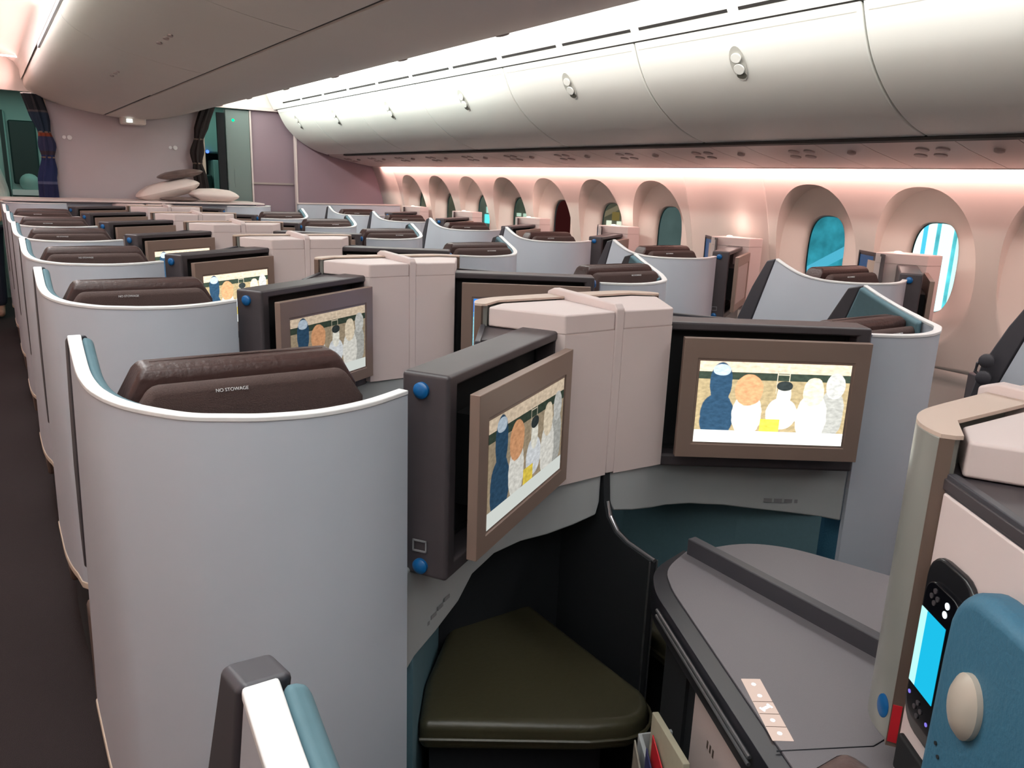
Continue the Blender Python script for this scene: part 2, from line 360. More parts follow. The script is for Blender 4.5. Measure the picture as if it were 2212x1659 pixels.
def make_monitor(root, scr):
    v, f = rect_ring(P_h, 0, HL, 0.800, 1.180, 0.035, HL - 0.03, 0.835, 1.158, 0.0, -0.093, -0.06)
    h = mesh('monitor_housing', v, f, DARKP, root, bevel=0.008, seg=3)
    v, f = rect_ring(P_h, 0.037, HL - 0.032, 0.837, 1.156, 0.045, HL - 0.04, 0.845, 1.148, -0.045, -0.0585, -0.05)
    mesh('housing_recess', v, f, BLACK, h)
    G().obb(B, u, nn, 0.12, 0.40, -0.05, 0.028, 0.90, 1.08).make('monitor_bracket', BLACK, root)
    v, f = rect_ring(P_h, 0.018, 0.478, 0.845, 1.150, 0.055, 0.441, 0.880, 1.100, 0.050, 0.030, 0.047)
    bz = mesh('monitor', v, f, BEZEL, root, bevel=0.006, seg=3)
    q = [P_h(s, 0.0478, z) for s, z in ((0.061, 0.886), (0.435, 0.886), (0.435, 1.094), (0.061, 1.094))]
    uv = [(0, 0), (1, 0), (1, 1), (0, 1)]
    if ctx['mir']: uv = [(1, 0), (0, 0), (0, 1), (1, 1)]
    mesh('screen', q, [(0, 1, 2, 3)], scr, bz, uvs=uv)
    # buttons and symbol on the end face
    t = (Vector(B) - Vector(A)).normalized(); m2 = Vector((-u.x, -u.y)); L = (Vector(B) - Vector(A)).length
    sd = (m2.x, m2.y, 0)
    for z in (1.150, 0.822):
        c = Vector(A) + t * 0.043
        G().disc((c.x, c.y, z), sd, 0.0145, 0.003, 24, dome=0.006).make('release_button', KNOB, h, smooth=True)
    c = Vector(A) + t * 0.042
    Q = lambda s, z, o: (c.x + t.x * s + m2.x * o, c.y + t.y * s + m2.y * o, z)
    g = G()
    for a0, a1, b0, b1 in ((-0.014, 0.014, 0.850, 0.8530), (-0.014, 0.014, 0.870, 0.873), (-0.014, -0.0115, 0.85, 0.873), (0.0115, 0.014, 0.85, 0.873)):
        v = [Q(s_, z_, o_) for o_ in (-0.001, 0.0012) for s_, z_ in ((a0, b0), (a1, b0), (a1, b1), (a0, b1))]
        g.add(v, [(0, 1, 2, 3), (7, 6, 5, 4), (0, 4, 5, 1), (1, 5, 6, 2), (2, 6, 7, 3), (3, 7, 4, 0)])
    g.make('pictogram', GREYL, h)
    return h
def make_headrest(root):
    def pillow(name, cx, cy, w0, w1, d, z0, z1, m, par, rnd=0.02, lean=0.0):
        v = []
        for z, w, dd in ((z0, w0, d), (z0 + (z1 - z0) * 0.62, w0, d), (z1 - 0.013, w0 * 0.28 + w1 * 0.72, d * 0.92), (z1, w1, d * 0.66)):
            c = cy + lean * (z - z0)
            v += [(cx - w / 2, c - dd / 2, z), (cx + w / 2, c - dd / 2, z), (cx + w / 2, c + dd / 2, z), (cx - w / 2, c + dd / 2, z)]
        f = [(3, 2, 1, 0), (12, 13, 14, 15)]
        for i in range(3):
            for j in range(4): f.append((4 * i + j, 4 * i + (j + 1) % 4, 4 * i + 4 + (j + 1) % 4, 4 * i + 4 + j))
        return mesh(name, v, f, m, par, bevel=rnd, seg=4)
    h = pillow('headrest', 0.334, 1.345, 0.385, 0.315, 0.085, 1.04, 1.198, BROWN, root, 0.012)
    pillow('headrest_back', 0.334, 1.275, 0.375, 0.305, 0.040, 1.04, 1.176, BROWN2, h, 0.012)
    text('warning_text', 'NO STOWAGE', 0.0076, WHITEL, h, (0.296, 1.2535, 1.163), (1, 0, 0), (0, 0.2, 1))
    G().tube([(0.19, 1.345, 1.1975), (0.334, 1.346, 1.1995), (0.478, 1.345, 1.1975)], 0.0018, 6).make('top_seam', BROWN2, h)
def make_seat(root):
    d = Vector((0.45, 0.893)); n = Vector((d.y, -d.x)); o = (0.33, 1.26)
    G().obb(o, d, n, 0.06, 0.52, -0.17, 0.17, 0.34, 0.46).make('seat_cushion', SEATB, root, bevel=0.03, seg=3)
    G().obb(o, d, n, -0.02, 0.09, -0.17, 0.17, 0.40, 1.06).make('seat_back', BLUEC, root, bevel=0.03, seg=3)
    G().box(0.10, 0.155, 1.62, 2.02, 0.18, 0.47).make('armrest', SEATB, root, bevel=0.012)
    G().obb(o, d, n, 0.04, 0.50, -0.15, 0.15, 0.02, 0.345).make('seat_frame', NAVYF, root)
PW = (0.934, 1.559); wdir = Vector((-0.114, -0.169)).normalized(); wn = Vector((wdir.y, -wdir.x))   # control panel plane, facing the seat
def P_w(s, off, z): return (PW[0] + wdir.x * s + wn.x * off, PW[1] + wdir.y * s + wn.y * off, z)
def arc(cx, cy, r, a0, a1, n=8): return [(cx + r * math.cos(math.radians(a0 + (a1 - a0) * i / n)), cy + r * math.sin(math.radians(a0 + (a1 - a0) * i / n))) for i in range(n + 1)]
def make_cabinet(root, part=True):
    apex = (1.051, 1.378); pn = (1.202, 1.386)
    back = 1.60
    lid = [(0.950, 1.545), apex, pn, (1.202, 1.583), (1.010, 1.583)]
    c = G().prism(lid, 1.172, 1.218).make('cabinet_lid', PINKW, root, bevel=0.005, seg=3)
    # near face below the lid and the shelf under the niche
    G().strip([pn, apex, (1.030, 1.415)], [1.173] * 3, [0.812] * 3, 0.012 if False else -0.014).make('cabinet_front', PINKW, root)
    G().prism([(0.936, 1.560), (0.84, 1.418), (0.905, 1.40), (1.04, 1.42), (1.19, 1.40), (1.19, 1.58), (0.985, 1.58), (0.94, 1.556)], 1.156, 1.1705).make('niche_shelf', DARKP, root, bevel=0.002)
    G().strip([(0.936, 1.556), (0.820, 1.385)], [1.1765] * 2, [1.152] * 2, 0.012).make('shelf_edge', TRIM, root, bevel=0.002)
    # control panel facing the seat
    G().obb(PW, wdir, wn, 0.004, 0.205, -0.025, -0.001, 0.70, 1.153).make('control_panel', PINKW, root, bevel=0.003)
    # upright column with rounded corner and top rail
    ring = catmull([(0.927, 1.566), (0.934, 1.583), (0.950, 1.606), (0.975, 1.625), (1.010, 1.638), (1.06, 1.644), (1.202, 1.650)], 3)
    n = len(ring)
    G().strip(ring, [1.2205] * n, [0.795] * n, -0.030).make('console_column', COLUMN, root, bevel=0.003)
    G().prism(ring + [(1.202, 1.589), (1.006, 1.589), (0.944, 1.548), (0.936, 1.553)], 1.2195, 1.2245).make('column_cap', CAPM, root)
    G().prism([(0.9262, 1.5668), (0.936, 1.5535), (0.944, 1.559), (0.934, 1.573)], 0.79, 1.2195).make('bronze_edge', BRONZE, root)
    nrm = (-0.78, -0.6, 0)
    G().disc((0.9335, 1.582, 0.838), (-0.93, 0.36, 0), 0.011, 0.001, 20, dome=0.002, ry=0.017).make('call_button', KNOB, root, smooth=True)
    G().strip([(0.9262, 1.5655), (0.9322, 1.5560)], [0.852] * 2, [0.797] * 2, 0.003).make('red_marker', RED, root)
    G().obb(PW, wdir, wn, 0.012, 0.078, -0.005, 0.006, 0.770, 0.822).make('socket_recess', BLACK, root, bevel=0.004)
    # grey panel and rounded lip under cabinet and monitor
    pts = [(0.561, 1.166), (0.600, 1.212), (0.677, 1.272), (0.761, 1.327), (0.815, 1.362), (0.90, 1.405), (0.98, 1.415), (1.045, 1.398), (1.12, 1.394), (1.185, 1.392), (1.203, 1.40)]
    zb = [0.632, 0.636, 0.642, 0.650, 0.656, 0.662, 0.670, 0.682, 0.692, 0.705, 0.74] if ctx['mir'] else [0.612, 0.602, 0.600, 0.618, 0.652, 0.664, 0.672, 0.682, 0.692, 0.705, 0.74]
    G().strip(pts, [0.812] * len(pts), zb, 0.02).make('knee_panel', PANEL, root, smooth=True, bevel=0.006, seg=3)
    for j in range(5):
        G().obb((0.60, 1.2215), Vector((0.838, 0.545)), nn, 0.012 + j * 0.028, 0.034 + j * 0.028, 0.0015, 0.003, (0.672 if ctx['mir'] else 0.630 + 0.006 * j), (0.683 if ctx['mir'] else 0.638 + 0.006 * j)).make('notice_line', GREYL, root)
def make_footwell(root):
    t = 0.015
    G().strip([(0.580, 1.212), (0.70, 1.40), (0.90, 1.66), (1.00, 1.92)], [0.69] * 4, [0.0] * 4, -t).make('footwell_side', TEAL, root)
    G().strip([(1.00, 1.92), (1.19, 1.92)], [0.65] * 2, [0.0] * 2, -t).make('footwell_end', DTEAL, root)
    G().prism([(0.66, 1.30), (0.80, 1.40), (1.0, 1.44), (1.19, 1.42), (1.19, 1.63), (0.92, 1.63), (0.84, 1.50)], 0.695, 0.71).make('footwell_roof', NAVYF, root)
    poly = [(0.64, 1.275)] + [(0.95, 1.085)] + arc(1.045, 1.135, 0.085, 240, 370, 8) + [(1.12, 1.60), (0.90, 1.60), (0.72, 1.40)]
    o = G().prism(poly, 0.325, 0.398).make('ottoman', OLIVE, root, bevel=0.022, seg=4)
    q = [(0.64, 1.268), (0.945, 1.079)] + arc(1.045, 1.135, 0.0925, 240, 370, 8) + [(1.12, 1.45)]
    G().tube([(x, y, 0.362) for x, y in q], 0.004, 6).make('ottoman_piping', OLIVE, o)
    G().prism([(0.68, 1.30), (1.05, 1.16), (1.09, 1.58), (0.92, 1.58)], 0.0, 0.326).make('ottoman_base', NAVYF, root)
def make_bolster(root):
    def BP(s, o, z): return P_w(s, o, z)
    s0, s1 = 0.132, 0.31; prof = []
    prof = [(s0 + 0.0, 0.74), (s0 + 0.004, 1.02)] + [(s0 + 0.06 - 0.056 * math.cos(math.radians(a)), 1.045 + 0.070 * math.sin(math.radians(a))) for a in range(15, 91, 15)] + [(s1 - 0.03, 1.118), (s1, 1.10), (s1, 0.83), (s1 - 0.075, 0.82), (s1 - 0.08, 0.74)]
    v = [BP(s, 0.004, z) for s, z in prof] + [BP(s, 0.05, z) for s, z in prof]; n = len(prof)
    f = [tuple(range(n)), tuple(range(2 * n - 1, n - 1, -1))] + [(i, (i + 1) % n, n + (i + 1) % n, n + i) for i in range(n)]
    b = mesh('side_bolster', v, f, BLUEC, root, bevel=0.018, seg=4)
    G().disc(BP(0.205, 0.052, 1.000), (wn.x, wn.y, 0), 0.024, 0.004, 28, dome=0.012, ry=0.036).make('bolster_button', BTN, b, smooth=True)
    g = G()
    for i in range(9): g.disc(BP(0.165 + 0.008 * i, 0.0505, 0.925 - 0.011 * i), (wn.x, wn.y, 0), 0.0022, 0.001, 8)
    g.make('stitching', NAVYF, b)
def make_handset(root):
    s0, s1, z0, z1 = 0.016, 0.118, 0.848, 1.085
    def rr(s0, s1, z0, z1, r, n=5):
        out = []
        for cx, cz, a0 in ((s1 - r, z1 - r, 0), (s0 + r, z1 - r, 90), (s0 + r, z0 + r, 180), (s1 - r, z0 + r, 270)):
            for i in range(n + 1): a = math.radians(a0 + 90 * i / n); out.append((cx + r * math.cos(a), cz + r * math.sin(a)))
        return out
    def plate(name, pr, o0, o1, m, par, **k):
        n = len(pr); v = [P_w(s, o0, z) for s, z in pr] + [P_w(s, o1, z) for s, z in pr]
        return mesh(name, v, [tuple(range(n)), tuple(range(2 * n - 1, n - 1, -1))] + [(i, (i + 1) % n, n + (i + 1) % n, n + i) for i in range(n)], m, par, **k)
    gl = mat('handset_black', (0.012, 0.012, 0.014), 0.22)
    h = plate('handset', rr(s0, s1, z0, z1, 0.034), -0.002, 0.008, gl, root, bevel=0.004, seg=2)
    plate('handset_face', rr(s0 + 0.011, s1 - 0.013, z0 + 0.022, z1 - 0.030, 0.022), 0.007, 0.0125, mat('handset_face_black', (0.004, 0.004, 0.006), 0.12), h, bevel=0.002)
    scr = plate('handset_screen', [(0.028, 0.912), (0.042, 0.912), (0.042, 1.014), (0.028, 1.014)], 0.0125, 0.0131, HSCR2, h)
    plate('handset_screen', [(0.042, 0.912), (0.083, 0.912), (0.083, 1.014), (0.042, 1.014)], 0.0125, 0.0131, HSCR, h)
    for (s, z, r) in ((0.078, 1.041, 0.0042), (0.076, 1.029, 0.0042)): G().disc(P_w(s, 0.0125, z), (wn.x, wn.y, 0), r, 0.0008, 12).make('lit_key', ICON, h)
    for (s, z) in ((0.034, 0.898), (0.080, 0.884)): G().disc(P_w(s, 0.0125, z), (wn.x, wn.y, 0), 0.0026, 0.0008, 8).make('violet_key', VIOLET, h)
    for (s, z) in ((0.05, 1.045), (0.057, 1.038), (0.044, 1.036), (0.051, 1.030), (0.056, 0.897), (0.064, 0.890), (0.05, 0.888), (0.058, 0.880)):
        G().disc(P_w(s, 0.0125, z), (wn.x, wn.y, 0), 0.0034, 0.0012, 10).make('key', DARKP, h)
def smooth_poly(p, r, n=5):
    out = []
    for i in range(len(p)):
        a, b, c = Vector(p[i - 1]), Vector(p[i]), Vector(p[(i + 1) % len(p)]); ri = r[i] if isinstance(r, (list, tuple)) else r
        d1 = (a - b).normalized() * min(ri, (a - b).length * 0.45); d2 = (c - b).normalized() * min(ri, (c - b).length * 0.45)
        for k in range(n + 1): t = k / n; out.append(tuple((b + d1) * (1 - t) ** 2 + b * 2 * t * (1 - t) + (b + d2) * t * t))
    return out
def make_table(root, wide=False):
    """low console between the seats (coordinates of the console in front of the camera plus one pitch)"""
    y = 1.1
    if not wide: poly = [(0.805, 0.435 + y), (1.065, 1.000 + y), (1.115, 1.075 + y), (1.222, 1.115 + y), (1.222, 0.44 + y), (0.93, 0.435 + y)]; rr = [0.01, 0.03, 0.06, 0.002, 0.002, 0.002]
    else: poly = [(0.845, 0.66 + y), (0.985, 1.015 + y), (1.06, 1.085 + y), (1.207, 1.115 + y), (1.207, 0.66 + y)]; rr = [0.01, 0.05, 0.06, 0.002, 0.002]
    sp = smooth_poly(poly, rr)
    cx = sum(p[0] for p in poly) / len(poly); cy = sum(p[1] for p in poly) / len(poly)
    ins = [(cx + (a - cx) * 0.965, cy + (b - cy) * 0.975) for a, b in sp]
    body = sp if wide else smooth_poly([(0.775, 0.445 + y), (1.032, 1.015 + y), (1.095, 1.092 + y), (1.222, 1.125 + y), (1.222, 0.44 + y), (0.93, 0.435 + y)], rr)
    ins = sp if not wide else ins
    t = G().prism(body, 0.655, 0.718).make('console_top', TABLEB, root, bevel=0.003)
    G().prism(ins, 0.7175, 0.7215).make('table_surface', TABLE, root, bevel=0.001)
    low = [(cx + (a - cx) * 0.95 + 0.006, cy + (b - cy) * 0.96) for a, b in sp]
    G().prism(low, 0.02, 0.656).make('console_base', NAVYF, root, bevel=0.003)
    if wide: return
    G().tube([(0.866, 0.585 + y, 0.7215), (0.998, 0.519 + y, 0.7215), (1.2, 0.519 + y, 0.7215)], 0.0012, 5).make('table_seam', TABLEB, root)
    a = Vector((0.872, 0.578 + y)); b = Vector((1.058, 0.990 + y)); d = (b - a).normalized(); n = Vector((-d.y, d.x)); a2 = (a.x + n.x * 0.0, a.y + n.y * 0.0)
    for z in (0.688, 0.700): G().tube([(a.x + n.x * 0.040 + d.x * s, a.y + n.y * 0.040 + d.y * s, z) for s in (0.02, 0.43)], 0.0035, 8).make('table_rail', METAL, root)
    G().obb(a2, d, n, -0.02, 0.30, -0.03, 0.004, 0.10, 0.628).make('storage_door', PINKW, root, bevel=0.003)
    G().obb(a2, d, n, 0.305, 0.345, -0.02, 0.010, 0.632, 0.652).make('door_latch', KNOB, root, bevel=0.004)
    for j in range(3): G().obb(a2, d, n, 0.225 - 0.012 * j, 0.230 - 0.012 * j, 0.003, 0.0046, 0.545, 0.560).make('door_mark', SEATB, root)
    G().obb(a2, d, n, 0.36, 0.47, -0.03, -0.004, 0.10, 0.60).make('console_end', NAVYF, root)
    # lit keypad set in the surface
    kp = [(0.955, 0.7285 + y), (0.982, 0.712 + y), (0.905, 0.586 + y), (0.879, 0.603 + y)]
    k = G().prism(kp, 0.7212, 0.7226).make('seat_keypad', KEYS, root)
    for j in range(1, 5):
        t0 = (j + 0.0) / 5; p = Vector(kp[0]).lerp(Vector(kp[3]), t0); q = Vector(kp[1]).lerp(Vector(kp[2]), t0)
        if j > 1: G().tube([(p.x, p.y, 0.7226), (q.x, q.y, 0.7226)], 0.0006, 4).make('key_divider', BRONZE, k)
    for j in range(5):
        t0 = (j + 0.5) / 5; p = Vector(kp[0]).lerp(Vector(kp[3]), t0); q = Vector(kp[1]).lerp(Vector(kp[2]), t0); m = (p + q) / 2
        if j == 2: G().box(m.x - 0.009, m.x + 0.009, m.y - 0.0025, m.y + 0.0025, 0.7224, 0.7232).box(m.x - 0.010, m.x - 0.007, m.y - 0.005, m.y + 0.005, 0.7224, 0.7232).box(m.x + 0.007, m.x + 0.010, m.y - 0.005, m.y + 0.005, 0.7224, 0.7232).make('key_icon', ICON, k)
        else: G().disc((m.x, m.y, 0.7225), (0, 0, 1), 0.0038, 0.0006, 7, up=(0, 1, 0)).make('key_icon', ICON, k)
def make_partition(root):
    x0, x1 = 1.203, 1.228
    sh = [(1.384, 0.815), (1.384, 1.222), (1.394, 1.234), (1.640, 1.240), (1.665, 1.230), (1.665, 0.815)]
    v = [(x0, y, z) for y, z in sh] + [(x1, y, z) for y, z in sh]; n = len(sh)
    mesh('partition', v, [tuple(range(n)), tuple(range(2 * n - 1, n - 1, -1))] + [(i, (i + 1) % n, n + (i + 1) % n, n + i) for i in range(n)], PINKW, root, bevel=0.004, seg=3)
    pr = [(1.395, 0.815), (1.386, 0.74), (1.372, 0.705), (1.34, 0.676), (1.30, 0.664), (1.21, 0.657), (1.21, 0.02), (1.62, 0.02), (1.62, 0.815)]
    v = [(1.205, y, z) for y, z in pr] + [(1.226, y, z) for y, z in pr]; n = len(pr)
    mesh('footwell_divider', v, [tuple(range(n)), tuple(range(2 * n - 1, n - 1, -1))] + [(i, (i + 1) % n, n + (i + 1) % n, n + i) for i in range(n)], NAVYF, root, bevel=0.002)
    G().tube([(1.2155, y, z) for y, z in pr[1:7]][:5] + [(1.2155, 1.206, 0.657)], 0.005, 8).make('divider_edge', METAL, root)
    for x in (1.204, 1.227): G().tube([(x, 1.209, 0.655), (x, 1.209, 0.03)], 0.0022, 6).make('divider_post', METAL, root)
    G().box(1.2085, 1.2325, 1.630, 2.205, 0.66, 0.758).make('table_divider', TRIM, root, bevel=0.003)

def suite(name, scr, mir=False, dx=0.0, dy=0.0, kind='L'):
    ctx['mir'] = mir; ctx['d'] = Vector((dx, dy, 0)); ox = 2.43 - 0.33 if mir else 0.33
    ctx['o'] = Vector((ox + dx, 1.35 + dy, 0))
    r = empty(name, tuple(ctx['o']))
    make_shell(r); make_monitor(r, scr); make_headrest(r); make_seat(r)
    if kind == 'W':
        t0 = [(0.935, 1.56), (1.035, 1.345), (1.13, 1.325), (1.13, 1.58)]
        G().prism(t0, 1.18, 1.232).make('cabinet_lid', PINKW, r, bevel=0.004)
        G().strip([(1.13, 1.327), (1.037, 1.347), (0.937, 1.56)], [1.181] * 3, [0.80] * 3, -0.012).make('cabinet_front', PINKW, r)
        # literature holder with cards
        v, f = rect_ring(lambda s, o, z: (0.925 + 0.55 * s + 0.83 * o * 0 - o * 0.83, 1.50 + 0.83 * s + 0.55 * o * 0 - o * 0.4, z), 0.0, 0.31, 1.03, 1.225, 0.012, 0.298, 1.03 + 0.01, 1.213, 0.012, -0.012, 0.002)
        lh = mesh('literature_holder', v, f, DARKP, r)
        Q = lambda s, o, z: (0.925 + 0.55 * s - o * 0.83, 1.50 + 0.83 * s - o * 0.4, z)
        def card(a, b, c, d, m, o): mesh('card', [Q(a, o, c), Q(b, o, c), Q(b, o, d), Q(a, o, d)] + [Q(a, o - 0.002, c), Q(b, o - 0.002, c), Q(b, o - 0.002, d), Q(a, o - 0.002, d)], [(0, 1, 2, 3), (7, 6, 5, 4), (0, 4, 5, 1), (1, 5, 6, 2), (2, 6, 7, 3), (3, 7, 4, 0)], m, lh)
        card(0.13, 0.29, 1.045, 1.205, KNOB, 0.004); card(0.09, 0.19, 1.045, 1.185, BTN, 0.007)
        G().disc((1.03, 1.50, 1.2325), (0, 0, 1), 0.018, 0.006, 14, dome=0.004).make('reading_lamp', STRIPP, r)
        ld = bpy.data.lights.new('reading_light', 'POINT'); ld.energy = 0.22; ld.color = (1.0, 0.78, 0.70); ld.shadow_soft_size = 0.03
        lo = bpy.data.objects.new('reading_light', ld); C.objects.link(lo); lo.parent = r; lo.location = T((1.06, 1.50, 1.29))
        pts = [(0.562, 1.200), (0.677, 1.272), (0.815, 1.362), (1.0, 1.44), (1.13, 1.46)]
        G().strip(pts, [0.812] * 5, [0.60, 0.60, 0.65, 0.68, 0.7], 0.02).make('knee_panel', PANEL, r, smooth=True)
        G().prism([(0.86, 1.60), (1.00, 2.15), (1.10, 2.15), (1.10, 1.60)], 0.02, 0.72).make('side_console', TABLE, r, bevel=0.01)
    else:
        make_cabinet(r); make_footwell(r); make_bolster(r); make_handset(r); make_table(r, wide=mir)
        if not mir: make_partition(r)
    ctx['mir'] = False; ctx['d'] = Vector((0, 0, 0)); ctx['o'] = Vector((0, 0, 0))
    return r
def setscreen(r, m):
    for o in r.children:
        if o.name.startswith('monitor') and not o.name.startswith('monitor_'):
            for c in o.children:
                if c.name.startswith('screen'): c.data = c.data.copy(); c.data.materials[0] = m
P = 1.10
ORD = {-1: 'nearest of all, cut by the picture edge', 0: 'first complete one in front of the camera', 1: 'second complete one from the camera', 2: 'third complete one from the camera', 3: 'fourth complete one from the camera', 4: 'fifth complete one from the camera', 5: 'farthest one, by the front ledge'}
def row(proto, what, group, screens, mk0=0):
    for k in range(-1, 6):
        r = proto if k == 0 else copy_tree(proto)
        r.location.y = proto.location.y + (k * P if k else 0)
        lab(r, what + ', ' + ORD[k], 'airline seat', group)
        if k == -1:
            for o in r.children:
                if o.name.startswith('headrest'): o.location.z -= 0.10
        if k in screens: setscreen(r, screens[k])
        elif k: setscreen(r, SCROFF)
L = suite('seat_suite', FILMB)
for k in range(0): pass
row(L, 'grey seat suite in left centre column', 'left centre seat suites', {-1: SCROFF, 1: FILMB, 2: FILMA, 3: FILMA})
L.children
Rr = suite('seat_suite', FILMA, mir=True, kind='R')
row(Rr, 'grey seat suite in right centre column', 'right centre seat suites', {1: SKY})
Wd = suite('seat_suite', SCROFF, dx=2.77, dy=0.777, kind='W')
row(Wd, 'grey seat suite in window column', 'window seat suites', {})

# front furniture facing the first row
def front(mir, label):
    ctx['mir'] = mir; ctx['d'] = Vector((0, 6.6, 0)); ctx['o'] = Vector((2.1 if mir else 0.33, 7.95, 0)); r = empty('monitor_console', tuple(ctx['o']))
    make_shell(r, flat=True); make_monitor(r, SCROFF)
    G().prism([(1.051, 1.378), (1.202, 1.386), (1.202, 1.56), (0.95, 1.56)], 0.8, 1.20).make('cabinet', PINKW, r, bevel=0.005)
    ctx['mir'] = False; ctx['d'] = Vector((0, 0, 0)); ctx['o'] = Vector((0, 0, 0)); lab(r, label, 'monitor console', 'monitor consoles at the front ledge')
front(False, 'grey monitor console below front ledge, left half under the mauve wall'); front(True, 'grey monitor console below front ledge, right half under the plastic-wrapped pillows')
led = smooth_poly([(0.16, 8.18), (2.27, 8.18), (2.33, 8.80), (0.10, 8.80)], 0.08)
G().prism(led, 0.02, 1.205).make('ledge_body', SHELL, (lg := empty('front_ledge', (0, 0, 0))), bevel=0.004)
G().prism(smooth_poly([(0.09, 8.10), (2.34, 8.10), (2.34, 8.80), (0.09, 8.80)], 0.085), 1.206, 1.222).make('ledge_top', PINKW, lg, bevel=0.004)
lab(lg, 'long pale ledge below the mauve front wall, pillows lying on top', 'ledge')
wp = empty('window_front_partition', (0, 0, 0)); G().box(2.75, 3.93, 8.36, 8.42, 0.0, 1.215).make('partition_panel', SHELL, wp, bevel=0.01); G().box(2.74, 3.93, 8.355, 8.425, 1.215, 1.228).make('partition_cap', PINKW, wp)
lab(wp, 'low grey partition in front of the farthest window seats under purple wall', 'partition')

# magazines and bottle in the literature pocket beside the foot of the nearest console
def leafy(name, pts, z0, lean, m, thick, label, cat, group=None):
    (x0, y0), (x1, y1) = pts; d = Vector((x1 - x0, y1 - y0)).normalized(); n = Vector((-d.y, d.x)); L_ = (Vector((x1 - x0, y1 - y0))).length
    v = []
    for i in range(6):
        t = i / 5; h = z0 + lean[0] + (lean[1] - lean[0]) * t
        for o in (0, thick): v += [(x0 + d.x * L_ * t + n.x * o, y0 + d.y * L_ * t + n.y * o, z0), (x0 + d.x * L_ * t + n.x * o, y0 + d.y * L_ * t + n.y * o, h)]
    f = []
    for i in range(5):
        a = 4 * i; f += [(a, a + 4, a + 5, a + 1), (a + 2, a + 3, a + 7, a + 6), (a + 1, a + 5, a + 7, a + 3), (a, a + 2, a + 6, a + 4)]
    f += [(0, 1, 3, 2), (20, 22, 23, 21)]
    return lab(mesh(name, v, f, m, None, bevel=0.0015), label, cat, group)
PAPER = mat('cream_paper', (0.50, 0.46, 0.34), 0.7, noise=0.1, nscale=40); BROCH = mat('brochure', (0.30, 0.27, 0.22), 0.5, noise=0.6, nscale=60)
NAVY = mat('navy_cover', (0.03, 0.035, 0.12), 0.5)
pk = empty('literature_pocket', (0, 0, 0))
G().strip([(0.852, 0.735), (0.93, 0.915), (0.985, 0.89)], [0.42, 0.50, 0.50], [0.30] * 3, 0.008).make('pocket_front', PANEL, pk, bevel=0.003); lab(pk, 'grey literature pocket on the side of the nearest console', 'pocket')
leafy('magazine', ((0.865, 0.738), (0.937, 0.886)), 0.33, (0.26, 0.235), PAPER, 0.012, 'thick cream-edged magazine standing in the console pocket beside the pink door', 'magazine')
leafy('booklet', ((0.856, 0.752), (0.905, 0.862)), 0.33, (0.16, 0.215), RED, 0.003, 'thin red booklet leaning on the cream magazine', 'booklet')
leafy('booklet', ((0.850, 0.760), (0.895, 0.865)), 0.33, (0.11, 0.19), NAVY, 0.003, 'thin navy booklet in front of the red one', 'booklet')
leafy('brochure', ((0.852, 0.80), (0.905, 0.905)), 0.33, (0.10, 0.175), BROCH, 0.004, 'patterned brown and cream brochure at the left of the pocket', 'brochure')
leafy('paper_sheet', ((0.840, 0.775), (0.868, 0.845)), 0.33, (0.08, 0.14), PANEL, 0.002, 'crumpled silver-grey paper sheet at front of the console pocket', 'paper')

# ---------------------------------------------------------------- cabin: floor, sidewalls with windows
st(G().box(-1.7, 4.1, -2.5, 12.5, -0.05, 0.0).make('floor', CARPET))
def wallx(z):
    return 3.99 - (0.283 if z > 0.82 else 0.16) * (z - 0.82) ** 2
WY = [2.235 + 0.641 * k for k in (-1, 0, 1, 3, 4, 5, 6, 7, 8, 9)]
v = []; f = []
def quadgrid(y0, y1, z0, z1, ny, nz):
    n0 = len(v)
    for i in range(ny + 1):
        for j in range(nz + 1):
            z = z0 + (z1 - z0) * j / nz; v.append((wallx(z), y0 + (y1 - y0) * i / ny, z))
    for i in range(ny):
        for j in range(nz): a = n0 + i * (nz + 1) + j; f.append((a, a + nz + 1, a + nz + 2, a + 1))
Z0, Z1, ZC, RZ, RY = 0.66, 1.66, 1.155, 0.40, 0.268
GZ, GY = 0.225, 0.125
